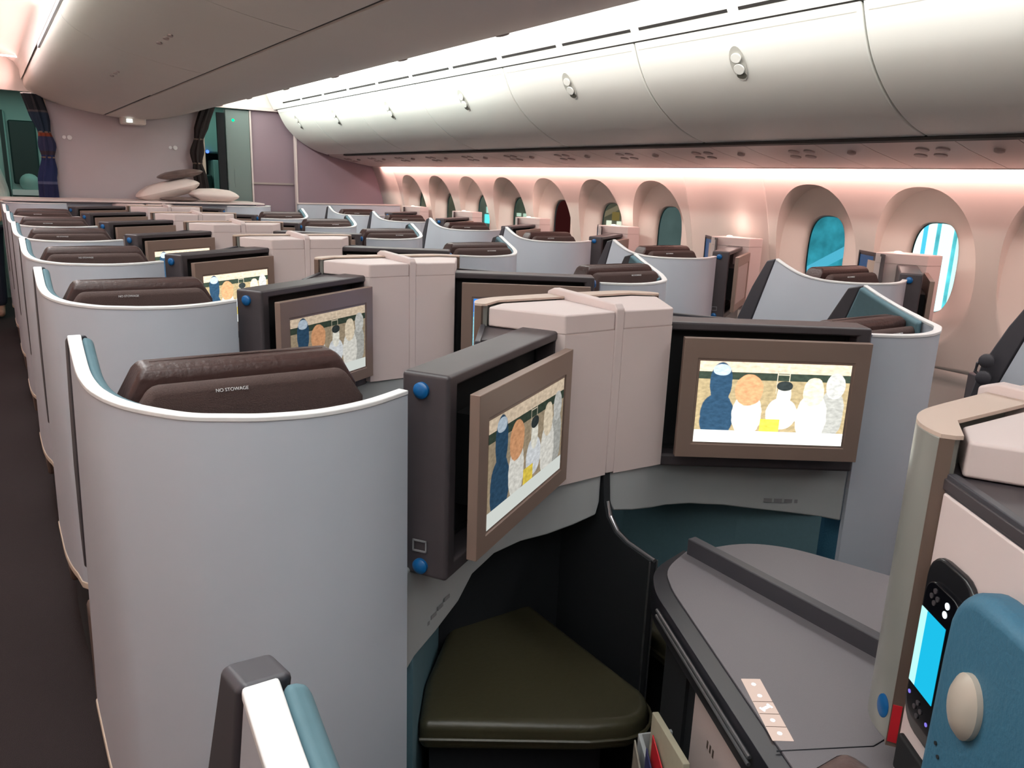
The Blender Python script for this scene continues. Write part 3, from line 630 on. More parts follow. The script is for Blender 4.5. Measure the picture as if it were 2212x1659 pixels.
def winpanel(yc):
    angs = sorted(set([math.degrees(math.atan2(sz, sy)) % 360 for sy, sz in ((0.3205, Z1 - ZC), (-0.3205, Z1 - ZC), (-0.3205, Z0 - ZC), (0.3205, Z0 - ZC))] + [i * 360 / 120 for i in range(120)]))
    def sup(a, ry, rz, e=2.5):
        c, s = math.cos(math.radians(a)), math.sin(math.radians(a)); k = (abs(c / ry) ** e + abs(s / rz) ** e) ** (-1 / e); return c * k, s * k
    rings = []
    for name, t in [('m', i / 8) for i in range(9)]:
        ring = []
        for a in angs:
            c, s = math.cos(math.radians(a)), math.sin(math.radians(a))
            kk = []
            if abs(c) > 1e-6: kk.append(0.3205 / abs(c))
            if s > 1e-6: kk.append((Z1 - ZC) / s)
            if s < -1e-6: kk.append((Z0 - ZC) / s)
            k = min(kk); ry_, rz_ = c * k, s * k; oy, oz = sup(a, RY, RZ, 2.3)
            dy = ry_ * (1 - t) + oy * t; dz = rz_ * (1 - t) + oz * t
            ring.append((wallx(ZC + dz), yc + dy, ZC + dz))
        rings.append(ring)
    for t, x in ((0.0, 1), (0.3, 1), (0.6, 1), (0.85, 1), (0.95, 1), (1.0, 1)):
        ring = []
        for a in angs:
            oy, oz = sup(a, RY, RZ, 2.3); gy, gz = sup(a, GY, GZ, 2.9); e = 0.985 * (1 - t)
            dy = oy * 0.985 * (1 - t) + gy * t; dz = oz * 0.985 * (1 - t) + gz * t
            base = wallx(ZC + dz); X = max(base, 3.99) + 0.012 + 0.045 * t ** 3 + (0.025 if t == 1.0 else 0)
            if t == 0.0: X = max(base + 0.003, 3.985)
            ring.append((X, yc + dy, ZC + dz + 0.0))
        rings.append(ring)
    n = len(angs); n0 = len(v)
    for r_ in rings: v.extend(r_)
    for i in range(len(rings) - 1):
        for j in range(n): a = n0 + i * n + j; b = n0 + i * n + (j + 1) % n; f.append((a, b, b + n, a + n))
quadgrid(-2.5, 9.0, 0.0, Z0, 1, 8); quadgrid(-2.5, WY[0] - 0.3205, Z0, Z1, 1, 24); quadgrid(WY[2] + 0.3205, WY[3] - 0.3205, Z0, Z1, 1, 24); quadgrid(WY[-1] + 0.3205, 9.0, Z0, Z1, 1, 24); quadgrid(-2.5, 9.0, Z1, 1.75, 1, 3)
for y in WY: winpanel(y)
wl = mesh('wall_right', v, f, WALLM, raw=True, smooth=True); st(wl)
wl.modifiers.new('s', 'SOLIDIFY').thickness = -0.004
# windows: pane with its own tint (dimmable glass) and what stands outside
def glass(name, col, emi, rough=0.08):
    m = bpy.data.materials.new(name); m.use_nodes = True; b = m.node_tree.nodes['Principled BSDF']
    b.inputs['Base Color'].default_value = (*col, 1); b.inputs['Roughness'].default_value = rough; b.inputs['Transmission Weight'].default_value = 1.0; b.inputs['IOR'].default_value = 1.02
    return m
tints = [(0.75, 0.95, 0.97), (0.85, 1.0, 1.0), (0.45, 0.80, 0.88), (0.40, 0.50, 0.50), (0.75, 0.7, 0.6), (0.7, 0.5, 0.5), (0.6, 0.7, 0.62), (0.8, 0.9, 0.85), (0.7, 0.7, 0.6), (0.8, 0.8, 0.7), (0.6, 0.6, 0.5)]
for i, y in enumerate(WY):
    pts = []
    for a in range(0, 360, 10):
        c, s = math.cos(math.radians(a)), math.sin(math.radians(a)); k = (abs(c / 0.135) ** 2.9 + abs(s / 0.235) ** 2.9) ** (-1 / 2.9); pts.append((c * k, s * k))
    n = len(pts); vv = [(4.062, y + a, ZC + b) for a, b in pts] + [(4.068, y + a, ZC + b) for a, b in pts]
    g = mesh('window_%d' % (i + 1), vv, [tuple(range(n)), tuple(range(2 * n - 1, n - 1, -1))] + [(q, (q + 1) % n, n + (q + 1) % n, n + q) for q in range(n)], glass('pane_tint_%d' % i, tints[i], None), raw=True); st(g)
# left sidewall
v = []; f = []
quadgrid(-2.5, 9.0, 0.0, 1.75, 1, 20); v = [(2.43 - a, b, c) for a, b, c in v]
wl2 = mesh('wall_left', v, f, WALLM, raw=True, smooth=True); st(wl2); wl2.modifiers.new('s', 'SOLIDIFY').thickness = 0.004

# ---------------------------------------------------------------- outside: glowing backdrop pieces seen through the panes, their light put into the colours
def cy(col, s): return emis('backdrop_glow_%d' % random.randrange(10 ** 6), col, s)
tb = empty('terminal_building', (0, 0, 0)); lab(tb, 'lit terminal front with pale cyan glass beyond the near windows', 'building')
def slab(name, x, y0, y1, z0, z1, m, par, lean=0.0, th=0.1):
    vv = [(x, y0, z0), (x, y1, z0), (x, y1 + lean, z1), (x, y0 + lean, z1)]; vv += [(a + th, b, c) for a, b, c in vv]
    return mesh(name, vv, [(0, 1, 2, 3), (7, 6, 5, 4), (0, 4, 5, 1), (1, 5, 6, 2), (2, 6, 7, 3), (3, 7, 4, 0)], m, par, raw=True)
slab('facade', 8.4, 1.0, 9.0, -3.0, 4.0, mat('facade_teal', (0.065, 0.30, 0.34), 0.6, noise=0.85, nscale=5, emit=(0.05, 0.30, 0.34), estr=0.75), tb)  # wall glows by itself, night lighting is put into the teal
for (y0, y1, c, s_) in ((4.70, 4.80, (0.85, 1.0, 1.0), 1.5), (4.665, 4.70, (0.1, 0.62, 0.85), 0.9), (4.615, 4.65, (0.8, 1.0, 1.0), 1.3), (4.43, 4.515, (0.70, 1.0, 0.98), 1.3), (4.24, 4.335, (0.60, 1.0, 0.95), 1.2), (3.9, 4.05, (0.5, 0.95, 0.9), 1.0)):
    slab('glass_fin', 8.25, y0, y1, -1.0, 2.6, cy(c, s_), tb)
slab('backdrop_slab', 8.25, 7.9, 8.98, -1.0, 3.0, mat('backdrop_grey', (0.16, 0.20, 0.19), 0.6, noise=0.3, nscale=3, emit=(0.1, 0.1, 0.1), estr=0.75), tb)  # glowing slab added to grey the view in one window
vv = [(8.2, 5.2, 1.06), (8.2, 5.2, 1.16), (8.2, 6.6, 0.34), (8.2, 6.6, 0.24)]; vv += [(8.3, b_, c_) for a_, b_, c_ in vv]
mesh('roof_beam', vv, [(0, 1, 2, 3), (7, 6, 5, 4), (0, 4, 5, 1), (1, 5, 6, 2), (2, 6, 7, 3), (3, 7, 4, 0)], cy((0.20, 0.62, 0.78), 0.75), tb, raw=True)
fac2 = empty('hangar_building', (0, 0, 0)); lab(fac2, 'dark building with small lit shapes beyond the middle windows', 'building')
slab('facade', 9.6, 9.05, 30.0, -3.0, 4.0, mat('facade_dark', (0.095, 0.10, 0.08), 0.7, noise=0.6, nscale=2.0, emit=(0.10, 0.10, 0.085), estr=0.7), fac2)  # faint self-glow stands in for light falling on this front
for (yy, zz, w_, h_, c, s_) in ((11.10, 0.93, 0.15, 0.15, (0.30, 0.24, 0.09), 0.6), (11.31, 0.82, 0.09, 0.10, (0.85, 1, 0.92), 1.0), (11.02, 0.82, 0.09, 0.10, (0.85, 1, 0.92), 1.0), (11.16, 0.80, 0.10, 0.06, (0.85, 1, 0.92), 0.9),
                              (12.75, 0.70, 0.12, 0.12, (0.85, 1, 0.9), 0.8), (14.05, 0.84, 0.10, 0.07, (0.8, 0.95, 0.85), 0.8), (14.30, 0.84, 0.10, 0.07, (0.8, 0.95, 0.85), 0.8), (15.45, 0.62, 0.28, 0.20, (0.15, 0.85, 0.9), 1.0), (15.50, 0.85, 0.16, 0.14, (0.6, 0.9, 0.8), 0.8), (18.9, 0.7, 0.2, 0.15, (0.9, 0.9, 0.8), 0.8)):
    slab('lit_shape', 9.5, yy, yy + w_, zz, zz + h_, cy(c, s_), fac2, th=0.05)
vv = [(9.45, 10.8, 1.24), (9.45, 10.8, 1.30), (9.45, 11.8, 0.93), (9.45, 11.8, 0.87)]; vv += [(9.55, b_, c_) for a_, b_, c_ in vv]
mesh('light_rail', vv, [(0, 1, 2, 3), (7, 6, 5, 4), (0, 4, 5, 1), (1, 5, 6, 2), (2, 6, 7, 3), (3, 7, 4, 0)], cy((0.30, 0.27, 0.2), 0.6), fac2, raw=True)
jb = empty('boarding_bridge', (0, 0, 0)); slab('bridge_wall', 6.6, 8.35, 9.4, -1.0, 3.0, mat('bridge_red', (0.10, 0.035, 0.03), 0.6, emit=(0.10, 0.022, 0.02), estr=0.30), jb); slab('bridge_rail', 6.5, 8.3, 9.4, 1.65, 1.82, mat('bridge_pink', (0.3, 0.16, 0.15), 0.6, emit=(0.35, 0.17, 0.15), estr=0.5), jb, th=0.05)  # wall and rail glow by themselves, the light on them is painted in
lab(jb, 'dark red boarding bridge side seen through one middle window', 'boarding bridge')

# ---------------------------------------------------------------- overhead: outboard bins, service rail, ceiling
BP = catmull([(2.700, 2.176), (2.722, 2.125), (2.752, 2.065), (2.795, 2.000), (2.86, 1.932), (2.94, 1.870), (3.04, 1.812), (3.14, 1.772), (3.24, 1.746)], 4)
def bin_mesh(name, y0, y1, parent=None):
    prof = BP + [(3.60, 1.80), (3.62, 2.30), (2.78, 2.30), (2.705, 2.20)]; n = len(prof)
    vv = [(x, y0, z) for x, z in prof] + [(x, y1, z) for x, z in prof]
    return mesh(name, vv, [tuple(range(n)), tuple(range(2 * n - 1, n - 1, -1))] + [(q, (q + 1) % n, n + (q + 1) % n, n + q) for q in range(n)], BINM, parent, raw=True, bevel=0.006, seg=2)
def on_bin(s, y, o):
    """s 0..1 down the door, o off the surface"""
    k = s * (len(BP) - 1); i = min(int(k), len(BP) - 2); t = k - i; a = Vector(BP[i]); b = Vector(BP[i + 1]); p = a.lerp(b, t); d = (b - a).normalized(); n = Vector((d.y, -d.x))
    return (p.x + n.x * o, y, p.y + n.y * o)
def oval_on_bin(sc, sr, yc, yr, o0, o1, n=24, half=None):
    vv = []
    for o in (o0, o1):
        for j in range(n):
            a = 6.28318 * j / n; q = 1 if not half else 1
            vv.append(on_bin(sc + sr * math.sin(a), yc + yr * math.cos(a), o))
    return vv, [tuple(range(n)), tuple(range(2 * n - 1, n - 1, -1))] + [(q, (q + 1) % n, n + (q + 1) % n, n + q) for q in range(n)]
LATCH = mat('latch_grey', (0.50, 0.50, 0.46), 0.4); LDARK = mat('latch_shadow', (0.10, 0.10, 0.08), 0.5)
seams = [-1.68, -0.48, 0.72, 1.90, 3.12, 4.31, 5.50, 6.70, 7.85, 8.82]
names = ['first', 'second', 'third', 'fourth', 'fifth', 'sixth', 'seventh']
for i in range(len(seams) - 1):
    y0, y1 = seams[i] + 0.004, seams[i + 1] - 0.004; r = empty('overhead_bin', (2.95, (y0 + y1) / 2, 1.75)); yc = (y0 + y1) / 2
    def off(o): o.parent = r; o.matrix_parent_inverse = Matrix.Translation(-Vector(r.location)); return o
    off(bin_mesh('bin_door', y0, y1))
    if y1 > 1:
        S = 0.30
        vv, ff = oval_on_bin(S, 0.125, yc, 0.042, -0.002, 0.0045); l = off(mesh('latch_plate', vv, ff, LATCH, raw=True, bevel=0.001))
        for sc_, m_ in ((S - 0.035, BINM), (S + 0.045, BINM)):
            vv, ff = oval_on_bin(sc_, 0.036, yc, 0.028, 0.004, 0.011, 16); o = off(mesh('latch_button', vv, ff, m_, raw=True, bevel=0.002))
        vv, ff = oval_on_bin(S + 0.092, 0.020, yc, 0.027, 0.004, 0.0055, 16); off(mesh('finger_pull', vv, ff, LDARK, raw=True))
        vv = [on_bin(0.075, y0 + 0.02, 0.001), on_bin(0.075, y1 - 0.02, 0.001), on_bin(0.081, y1 - 0.02, 0.001), on_bin(0.081, y0 + 0.02, 0.001)]
        off(mesh('door_crease', vv, [(0, 1, 2, 3)], LATCH, raw=True))
    if y1 <= 1.0: lab(r, 'white curved overhead bin behind the camera above window seats', 'overhead bin', 'overhead bins above the window seats')
    else: lab(r, 'white curved overhead bin above windows, %s counted from the right picture edge' % names[i - 2], 'overhead bin', 'overhead bins above the window seats')
# black gasket behind doors
st(G().prism([(0, 0), (0.0, 0.0), (0, 0)], 0, 0).make('trim_dummy', GASKET)) if False else None
def extr(name, prof, y0, y1, m, kind=True, parent=None, **k):
    n = len(prof); vv = [(x, y0, z) for x, z in prof] + [(x, y1, z) for x, z in prof]
    o = mesh(name, vv, [tuple(range(n)), tuple(range(2 * n - 1, n - 1, -1))] + [(q, (q + 1) % n, n + (q + 1) % n, n + q) for q in range(n)], m, parent, raw=True, **k)
    if kind: st(o)
    return o
inner = [(x + 0.012, z + 0.02) for x, z in BP]
extr('trim_1', [(2.72, 2.20), (2.70, 2.205), (2.692, 2.196), (2.697, 2.178), (2.72, 2.172)], -2.5, 8.84, GASKET)
extr('trim_2', inner + [(3.5, 1.85), (2.80, 2.22)], -2.4, 8.80, GASKET)
extr('trim_3', [(3.235, 1.744), (3.235, 1.732), (3.262, 1.726), (3.262, 1.760)], -2.5, 8.3, GASKET)
# vent rail with slots
rail = [(2.690, 2.182), (2.676, 2.205), (2.668, 2.222), (2.655, 2.245), (2.63, 2.30), (2.615, 2.345), (2.61, 2.42), (2.66, 2.42), (2.698, 2.205)]
vr = empty('vent_rail', (0, 0, 0)); extr('rail_body', rail, -2.5, 8.9, BINM, kind=False, parent=vr, smooth=True)
for k in range(-2, 11):
    y0 = 1.90 + 0.605 * k; 
    if y0 + 0.55 > 8.85: break
    G().add([(2.6655, y0, 2.222), (2.6655, y0 + 0.545, 2.222), (2.659, y0 + 0.545, 2.234), (2.659, y0, 2.234), (2.672, y0, 2.222), (2.672, y0 + 0.545, 2.222), (2.67, y0 + 0.545, 2.236), (2.67, y0, 2.236)],
            [(0, 1, 2, 3), (7, 6, 5, 4), (0, 4, 5, 1), (1, 5, 6, 2), (2, 6, 7, 3), (3, 7, 4, 0)]).make('air_slot', GASKET, vr)
lab(vr, 'white air vent rail with dark slots above the overhead bins', 'air vent')
# passenger service rail under the bins
sr = empty('service_rail', (0, 0, 0))
ps = [(3.262, 1.732), (3.40, 1.700), (3.60, 1.664), (3.745, 1.640), (3.75, 1.655), (3.60, 1.68), (3.262, 1.75)]
k = 0; yy = -2.4
while yy < 8.75:
    wd = 0.42 if k % 2 else 0.24; extr('rail_panel', ps, yy + 0.002, min(yy + wd, 8.8) - 0.002, PSUM, kind=False, parent=sr, smooth=True)
    if k % 2 and yy > -0.5:
        for (a, b, r_) in ((0.10, 0.25, 0.028), (0.19, 0.25, 0.028), (0.16, 0.45, 0.028), (0.25, 0.45, 0.028)):
            x = 3.262 + 0.483 * b; z = 1.732 - 0.092 * (b + 0.0) - 0.004
            G().disc((x, yy + a, z), (-0.2, 0, -1), r_, 0.006, 14, dome=0.003).make('reading_spot', SPOT, sr, smooth=True)
    elif yy > -0.5:
        G().disc((3.40, yy + 0.12, 1.698), (-0.2, 0, -1), 0.02, 0.008, 14, dome=0.006).make('air_nozzle', SPOT, sr, smooth=True)
    yy += wd; k += 1
lab(sr, 'pinkish service rail with reading spots below the overhead bins', 'service panel')
extr('trim_4', [(3.752, 1.636), (3.752, 1.70), (3.762, 1.70), (3.762, 1.636)], -2.5, 8.8, STRIPP if False else PSUM)
# ceilings over the aisles
def ceil(sg):
    X = lambda x: x if sg else 2.43 - x
    pr = [(X(2.61), 2.415), (X(2.55), 2.455), (X(2.45), 2.485), (X(2.33), 2.495), (X(2.20), 2.475), (X(2.10), 2.42), (X(2.065), 2.36), (X(2.055), 2.27)]
    pr = pr + [(x, z + 0.03) for x, z in reversed(pr)]; return pr
st(extr('ceiling', ceil(True), -2.5, 8.92, CEILM, smooth=True)); extr('ceiling', ceil(False), -2.5, 8.92, CEILM, smooth=True)
st(G().box(-1.7, 4.1, -2.5, 12.5, 2.53, 2.60).make('ceiling', CEILM))
st(G().box(-1.7, 4.1, -2.55, -2.5, 0, 2.6).make('wall_rear', PANEL))
# left outboard bins mirrored (for light only what the left aisle has)
for i in range(len(seams) - 1):
    prof = [(2.43 - x, z) for x, z in BP] + [(-1.17, 1.80), (-1.19, 2.30), (-0.35, 2.30), (-0.275, 2.20)]
    r = extr('overhead_bin', prof, seams[i] + 0.004, seams[i + 1] - 0.004, BINM, kind=False); lab(r, 'white overhead bin over the far left aisle, outside the photograph', 'overhead bin', 'left side overhead bins')
extr('ceiling', [(2.43 - x, z) for x, z in rail], -2.5, 8.9, BINM); extr('ceiling', [(2.43 - x, z) for x, z in ps], -2.5, 8.8, PSUM)
# centre bins
CL = catmull([(0.385, 2.30), (0.385, 2.215), (0.42, 2.165), (0.49, 2.125), (0.60, 2.085), (0.75, 2.048), (0.90, 2.020), (1.025, 2.003)], 3)
CR = catmull([(1.045, 2.001), (1.215, 1.985), (1.40, 1.987), (1.56, 2.010), (1.72, 2.050), (1.85, 2.092), (1.96, 2.135), (2.05, 2.187), (2.058, 2.30)], 3)
cs = [-1.8, -0.2, 1.4, 3.0, 4.6, 6.2]
for i in range(len(cs) - 1):
    y0, y1 = cs[i] + 0.003, cs[i + 1] - 0.003
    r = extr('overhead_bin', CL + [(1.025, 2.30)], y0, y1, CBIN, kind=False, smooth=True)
    lab(r, 'large dim centre ceiling bin over left half, ' + ['behind the camera', 'right above the camera', 'first in view overhead', 'second in view overhead', 'last with a lit upper edge'][i], 'overhead bin', 'centre overhead bins')
    if i > 1:
        ym = (y0 + y1) / 2
        for a in (0.0, 0.09, 0.25):
            G().disc((0.72, ym + a, 2.052), (-0.25, 0, -1), 0.012, 0.002, 12, ry=0.028, up=(0, 1, 0)).make('latch', SPOT, r)
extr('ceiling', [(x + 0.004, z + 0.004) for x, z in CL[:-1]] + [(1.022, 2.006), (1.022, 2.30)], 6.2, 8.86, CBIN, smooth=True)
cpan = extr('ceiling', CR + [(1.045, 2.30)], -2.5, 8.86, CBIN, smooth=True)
extr('trim_5', [(1.0, 2.03), (1.0, 2.3), (1.07, 2.3), (1.07, 2.03), (1.048, 2.009), (1.022, 2.011)], -2.5, 8.86, GASKET)
for i in range(9):
    yb = 1.0 + i * 0.9
    G().disc((1.75, yb, 2.060), (0.25, 0, -1), 0.02, 0.004, 12, dome=0.004, ry=0.04, up=(0, 1, 0)).make('air_nozzle', SPOT, cpan, smooth=True)
# light slot at the left edge of the centre bins
extr('trim_6', [(0.372, 2.235), (0.372, 2.26), (0.384, 2.26), (0.384, 2.235)], -2.0, 6.2, METAL)
lf = G().box(0.10, 0.30, -2.0, 5.6, 2.43, 2.445).make('ceiling_lamp', STRIPW); lab(lf, 'bright white strip lamp in ceiling above left aisle', 'lamp')
lf = G().box(-0.35, 0.20, 9.0, 9.25, 2.255, 2.268).make('ceiling_lamp', STRIPW); lab(lf, 'small oval white lamp in doorway ceiling above left galley', 'lamp')
lf = G().box(-0.6, 0.38, 8.35, 8.40, 2.40, 2.41).make('ceiling_lamp', STRIPW); lab(lf, 'thin pale cross lamp in pink ceiling at far left', 'lamp')

# ---------------------------------------------------------------- front bulkhead, galley
st(G().box(0.55, 1.92, 8.88, 8.93, 0, 2.40).make('wall_front', BULK))
st(G().box(2.455, 2.93, 8.98, 9.02, 0, 2.20).make('wall_front_lavatory', BULK2))
st(G().box(2.905, 4.05, 8.86, 8.90, 0, 2.40).make('wall_front_window_side', BULK2))
st(G().box(2.895, 2.915, 8.85, 8.91, 0, 2.0).make('trim_7', PINKW, bevel=0.003)); st(G().box(2.44, 2.458, 8.95, 9.03, 0, 2.16).make('trim_8', PINKW, bevel=0.003))
st(G().box(2.46, 2.895, 8.965, 8.98, 1.40, 1.42).make('trim_9', SPOT)); st(G().box(0.50, 0.55, 8.87, 8.94, 0, 2.2).make('trim_10', BEIGE)); st(G().box(1.92, 1.95, 8.87, 8.94, 0, 2.2).make('trim_11', BEIGE))
st(G().box(-1.7, 4.05, 8.93, 8.98, 2.17, 2.60).make('wall_front_header', CEILM)); st(G().box(1.95, 2.95, 8.90, 8.93, 2.165, 2.20).make('trim_12', PINKW))
lv = G().box(2.19, 2.44, 8.96, 9.04, 0, 2.16).make('lavatory_block', LAV, bevel=0.01); lab(lv, 'grey-green lavatory side panel with a green light by right curtain', 'lavatory')
G().disc((2.27, 8.958, 2.05), (0, -1, 0), 0.014, 0.004, 14, dome=0.004).make('occupied_light', GREENL, lv)
G().box(2.26, 2.36, 8.955, 8.96, 1.36, 1.55).make('door_notice', WHITEL if False else LAV, lv)
st(G().box(2.11, 2.185, 8.98, 9.02, 0, 2.12).make('trim_13', NAVYF))
ga = empty('galley_unit', (0, 0, 0)); TEALG = mat('galley_teal', (0.26, 0.42, 0.39), 0.4); GDARK = mat('galley_dark', (0.01, 0.03, 0.028), 0.5)
G().box(1.4, 3.3, 10.6, 11.2, 1.74, 2.4).make('galley_upper', TEALG, ga, bevel=0.03); G().box(1.4, 3.3, 10.9, 11.2, 1.25, 1.74).make('galley_back', GDARK, ga); G().box(1.4, 3.3, 10.55, 11.2, 1.22, 1.27).make('galley_counter', TEALG, ga); G().box(1.4, 3.3, 10.6, 11.2, 0, 1.22).make('galley_lower', GDARK, ga)
G().box(2.25, 2.40, 10.6, 10.9, 1.27, 1.48).make('coffee_maker', GDARK, ga, bevel=0.02); G().disc((2.345, 10.545, 1.755), (0, -1, 0), 0.02, 0.003, 10).make('blue_indicator', BLUEL, ga)
G().box(2.42, 2.60, 10.6, 10.9, 1.27, 1.66).make('oven', TEALG, ga, bevel=0.01)
lab(ga, 'teal-lit galley unit with blue indicator behind right curtain', 'galley')
gl_ = empty('galley_unit', (0, 0, 0)); G().box(-1.4, 0.9, 10.9, 11.25, 0, 2.4).make('galley_wall', TEALG, gl_); G().box(0.28, 0.55, 10.86, 10.9, 1.3, 2.0).make('galley_door', GDARK, gl_, bevel=0.02)
G().box(0.10, 0.26, 10.84, 10.9, 0.1, 2.1).make('galley_post', TEALG, gl_, bevel=0.02); G().box(0.20, 0.24, 10.83, 10.88, 0.1, 2.1).make('galley_gap', GDARK, gl_)
G().disc((0.43, 10.80, 1.32), (0, -1, 0), 0.10, 0.02, 20, dome=0.05).make('service_bowl', TEALG, gl_, smooth=True); G().box(0.25, 0.62, 10.70, 10.9, 1.18, 1.24).make('galley_counter', WHITEL, gl_)
lab(gl_, 'teal-lit galley wall seen left of the blue curtain', 'galley')
rg = G().tube([(0.05 + 0.10 * math.cos(a / 20 * 6.2832), 10.80, 1.95 + 0.10 * math.sin(a / 20 * 6.2832)) for a in range(21)], 0.016, 8).make('wall_ring', WHITEL); lab(rg, 'pale round ring on the galley wall at far left edge', 'ring')
st(G().box(-1.7, 4.1, 11.3, 11.4, 0, 2.6).make('wall_galley', GDARK)); st(G().box(-1.72, -1.66, 9.0, 12.0, 0, 2.6).make('wall_galley_left', GDARK)); st(G().box(4.06, 4.12, 9.0, 12.0, 0, 2.6).make('wall_galley_right', GDARK))
# curtains, gathered and tied
def curtain(name, cx, w_, zt, zb, cols, sway, label, ties):
    n = 28; mz = 24; vv = []; ff = []
    for j in range(mz + 1):
        t = j / mz; z = zt + (zb - zt) * t; c = cx + sway(t); pinch = min([1.0] + [0.62 + 0.38 * min(1, abs(t - tt) / 0.13) for tt in ties]); wj = w_ * pinch
        for i in range(n):
            a = 6.28318 * i / n; rr_ = 1 + 0.22 * math.sin(7 * a + 3 * t)
            vv.append((c + wj / 2 * math.cos(a) * rr_, 8.79 + 0.05 * math.sin(a) * rr_, z))
    for j in range(mz):
        for i in range(n): ff.append((j * n + i, j * n + (i + 1) % n, (j + 1) * n + (i + 1) % n, (j + 1) * n + i))
    ff += [tuple(range(n)), tuple(mz * n + i for i in range(n))]
    o = mesh(name, vv, ff, cols, raw=True, smooth=True)
    for tt in ties:
        z = zt + (zb - zt) * tt; c = cx + sway(tt)
        G().tube([(c + 0.36 * w_ * math.cos(a / 16 * 6.2832), 8.79 + 0.046 * math.sin(a / 16 * 6.2832), z) for a in range(17)], 0.008, 6).make('tie_band', BRONZE, o)
    return lab(o, label, 'curtain')
def stripes():
    m = mat('curtain_blue', (0.012, 0.03, 0.10), 0.85); nt = m.node_tree; b = nt.nodes['Principled BSDF']; N = nt.nodes.new
    g = N('ShaderNodeNewGeometry'); s = N('ShaderNodeSeparateXYZ'); nt.links.new(g.outputs['Position'], s.inputs[0]); r = N('ShaderNodeValToRGB'); mr = N('ShaderNodeMapRange')
    mr.inputs[1].default_value = 1.22; mr.inputs[2].default_value = 2.14; nt.links.new(s.outputs[2], mr.inputs[0]); nt.links.new(mr.outputs[0], r.inputs[0]); e = r.color_ramp; e.interpolation = 'CONSTANT'
    pts = [(0, (0.010, 0.02, 0.10)), (0.13, (0.14, 0.16, 0.30)), (0.16, (0.012, 0.03, 0.14)), (0.42, (0.05, 0.03, 0.05)), (0.46, (0.03, 0.04, 0.12)), (0.60, (0.35, 0.06, 0.02)), (0.635, (0.006, 0.03, 0.07)), (0.83, (0.10, 0.09, 0.10)), (0.85, (0.006, 0.012, 0.02))]
    for i, (p, c) in enumerate(pts):
        el = e.elements[0] if i == 0 else e.elements.new(p); el.position = p; el.color = (*[q * 0.6 for q in c], 1)
    nt.links.new(r.outputs[0], b.inputs['Base Color']); return m
curtain('curtain', 0.435, 0.14, 2.15, 1.21, stripes(), lambda t: 0.085 * math.sin(min(1, t * 1.25) * 3.14159 * 0.75), 'navy blue curtain with orange band, tied at left of mauve wall', (0.36, 0.6))
curtain('curtain', 1.985, 0.12, 2.15, 1.30, mat('curtain_dark', (0.016, 0.010, 0.010), 0.9), lambda t: -0.14 * math.sin(min(1, t * 1.5) * 1.57) + 0.10 * max(0, t - 0.6), 'dark brown tied curtain at the right of mauve wall', (0.38, 0.66))
# camera-like sign dome under the centre bins
sg = G().box(1.16, 1.38, 8.70, 8.86, 1.925, 2.0).make('ceiling_sign', CEILM, bevel=0.02, seg=3); lab(sg, 'small white lit sign box under centre bins before mauve wall', 'sign')
G().box(1.205, 1.255, 8.695, 8.70, 1.945, 1.975).make('sign_light', STRIPW, sg)
for x, z in ((0.72, 1.78), (1.66, 1.735)):
    o = G().disc((x, 8.876, z), (0, -1, 0), 0.022, 0.006, 16, dome=0.003).disc((x - 0.045, 8.876, z), (0, -1, 0), 0.016, 0.004, 12).make('curtain_stud', WHITEL); lab(o, 'small pale stud on the mauve wall beside the ' + ('left' if x < 1 else 'right') + ' curtain', 'stud')
# pillows on the ledge
PIL = mat('pillow_white', (0.72, 0.62, 0.58), 0.8, bump=0.3, nscale=30); PLA = mat('wrap_brown', (0.16, 0.11, 0.10), 0.35, noise=0.5, nscale=14)
def pillow(name, c, sx, sy, sz, tilt, m, label):
    vv = []; ff = []; n = 16; k = 8
    for j in range(k + 1):
        ph = -1.5708 + 3.14159 * j / k
        for i in range(n):
            a = 6.28318 * i / n; ca, sa = math.cos(a), math.sin(a); e = 0.45
            x = math.copysign(abs(ca) ** e, ca) * max(0.0, math.cos(ph)) ** 0.5 if abs(math.cos(ph)) > 1e-6 else 0; y = math.copysign(abs(sa) ** e, sa) * max(0.0, math.cos(ph)) ** 0.5 if abs(math.cos(ph)) > 1e-6 else 0
            z = math.sin(ph) * (1 - 0.55 * max(abs(x), abs(y)) ** 3); x *= sx / 2; y *= sy / 2; z *= sz / 2
            vv.append((c[0] + x * math.cos(tilt) - z * math.sin(tilt), c[1] + y, c[2] + x * math.sin(tilt) + z * math.cos(tilt)))
    for j in range(k):
        for i in range(n): ff.append((j * n + i, j * n + (i + 1) % n, (j + 1) * n + (i + 1) % n, (j + 1) * n + i))
    o = mesh(name, vv, ff, m, raw=True, smooth=True); return lab(o, label, 'pillow' if name == 'pillow' else 'blanket', 'bedding piled on the front ledge')
pillow('pillow', (1.50, 8.52, 1.325), 0.60, 0.34, 0.17, 0.25, PIL, 'large pale pillow tilted on ledge, left of the two')
pillow('pillow', (1.88, 8.28, 1.287), 0.46, 0.26, 0.135, -0.03, PIL, 'small pale pillow lying flat at right end of ledge pile')
pillow('blanket', (1.62, 8.52, 1.475), 0.42, 0.30, 0.085, 0.18, PLA, 'brown plastic-wrapped blanket on top of the tilted pillow')
pillow('blanket', (1.55, 8.24, 1.245), 0.36, 0.16, 0.045, 0.0, PLA, 'flat brown wrapped blanket beneath the two pillows')

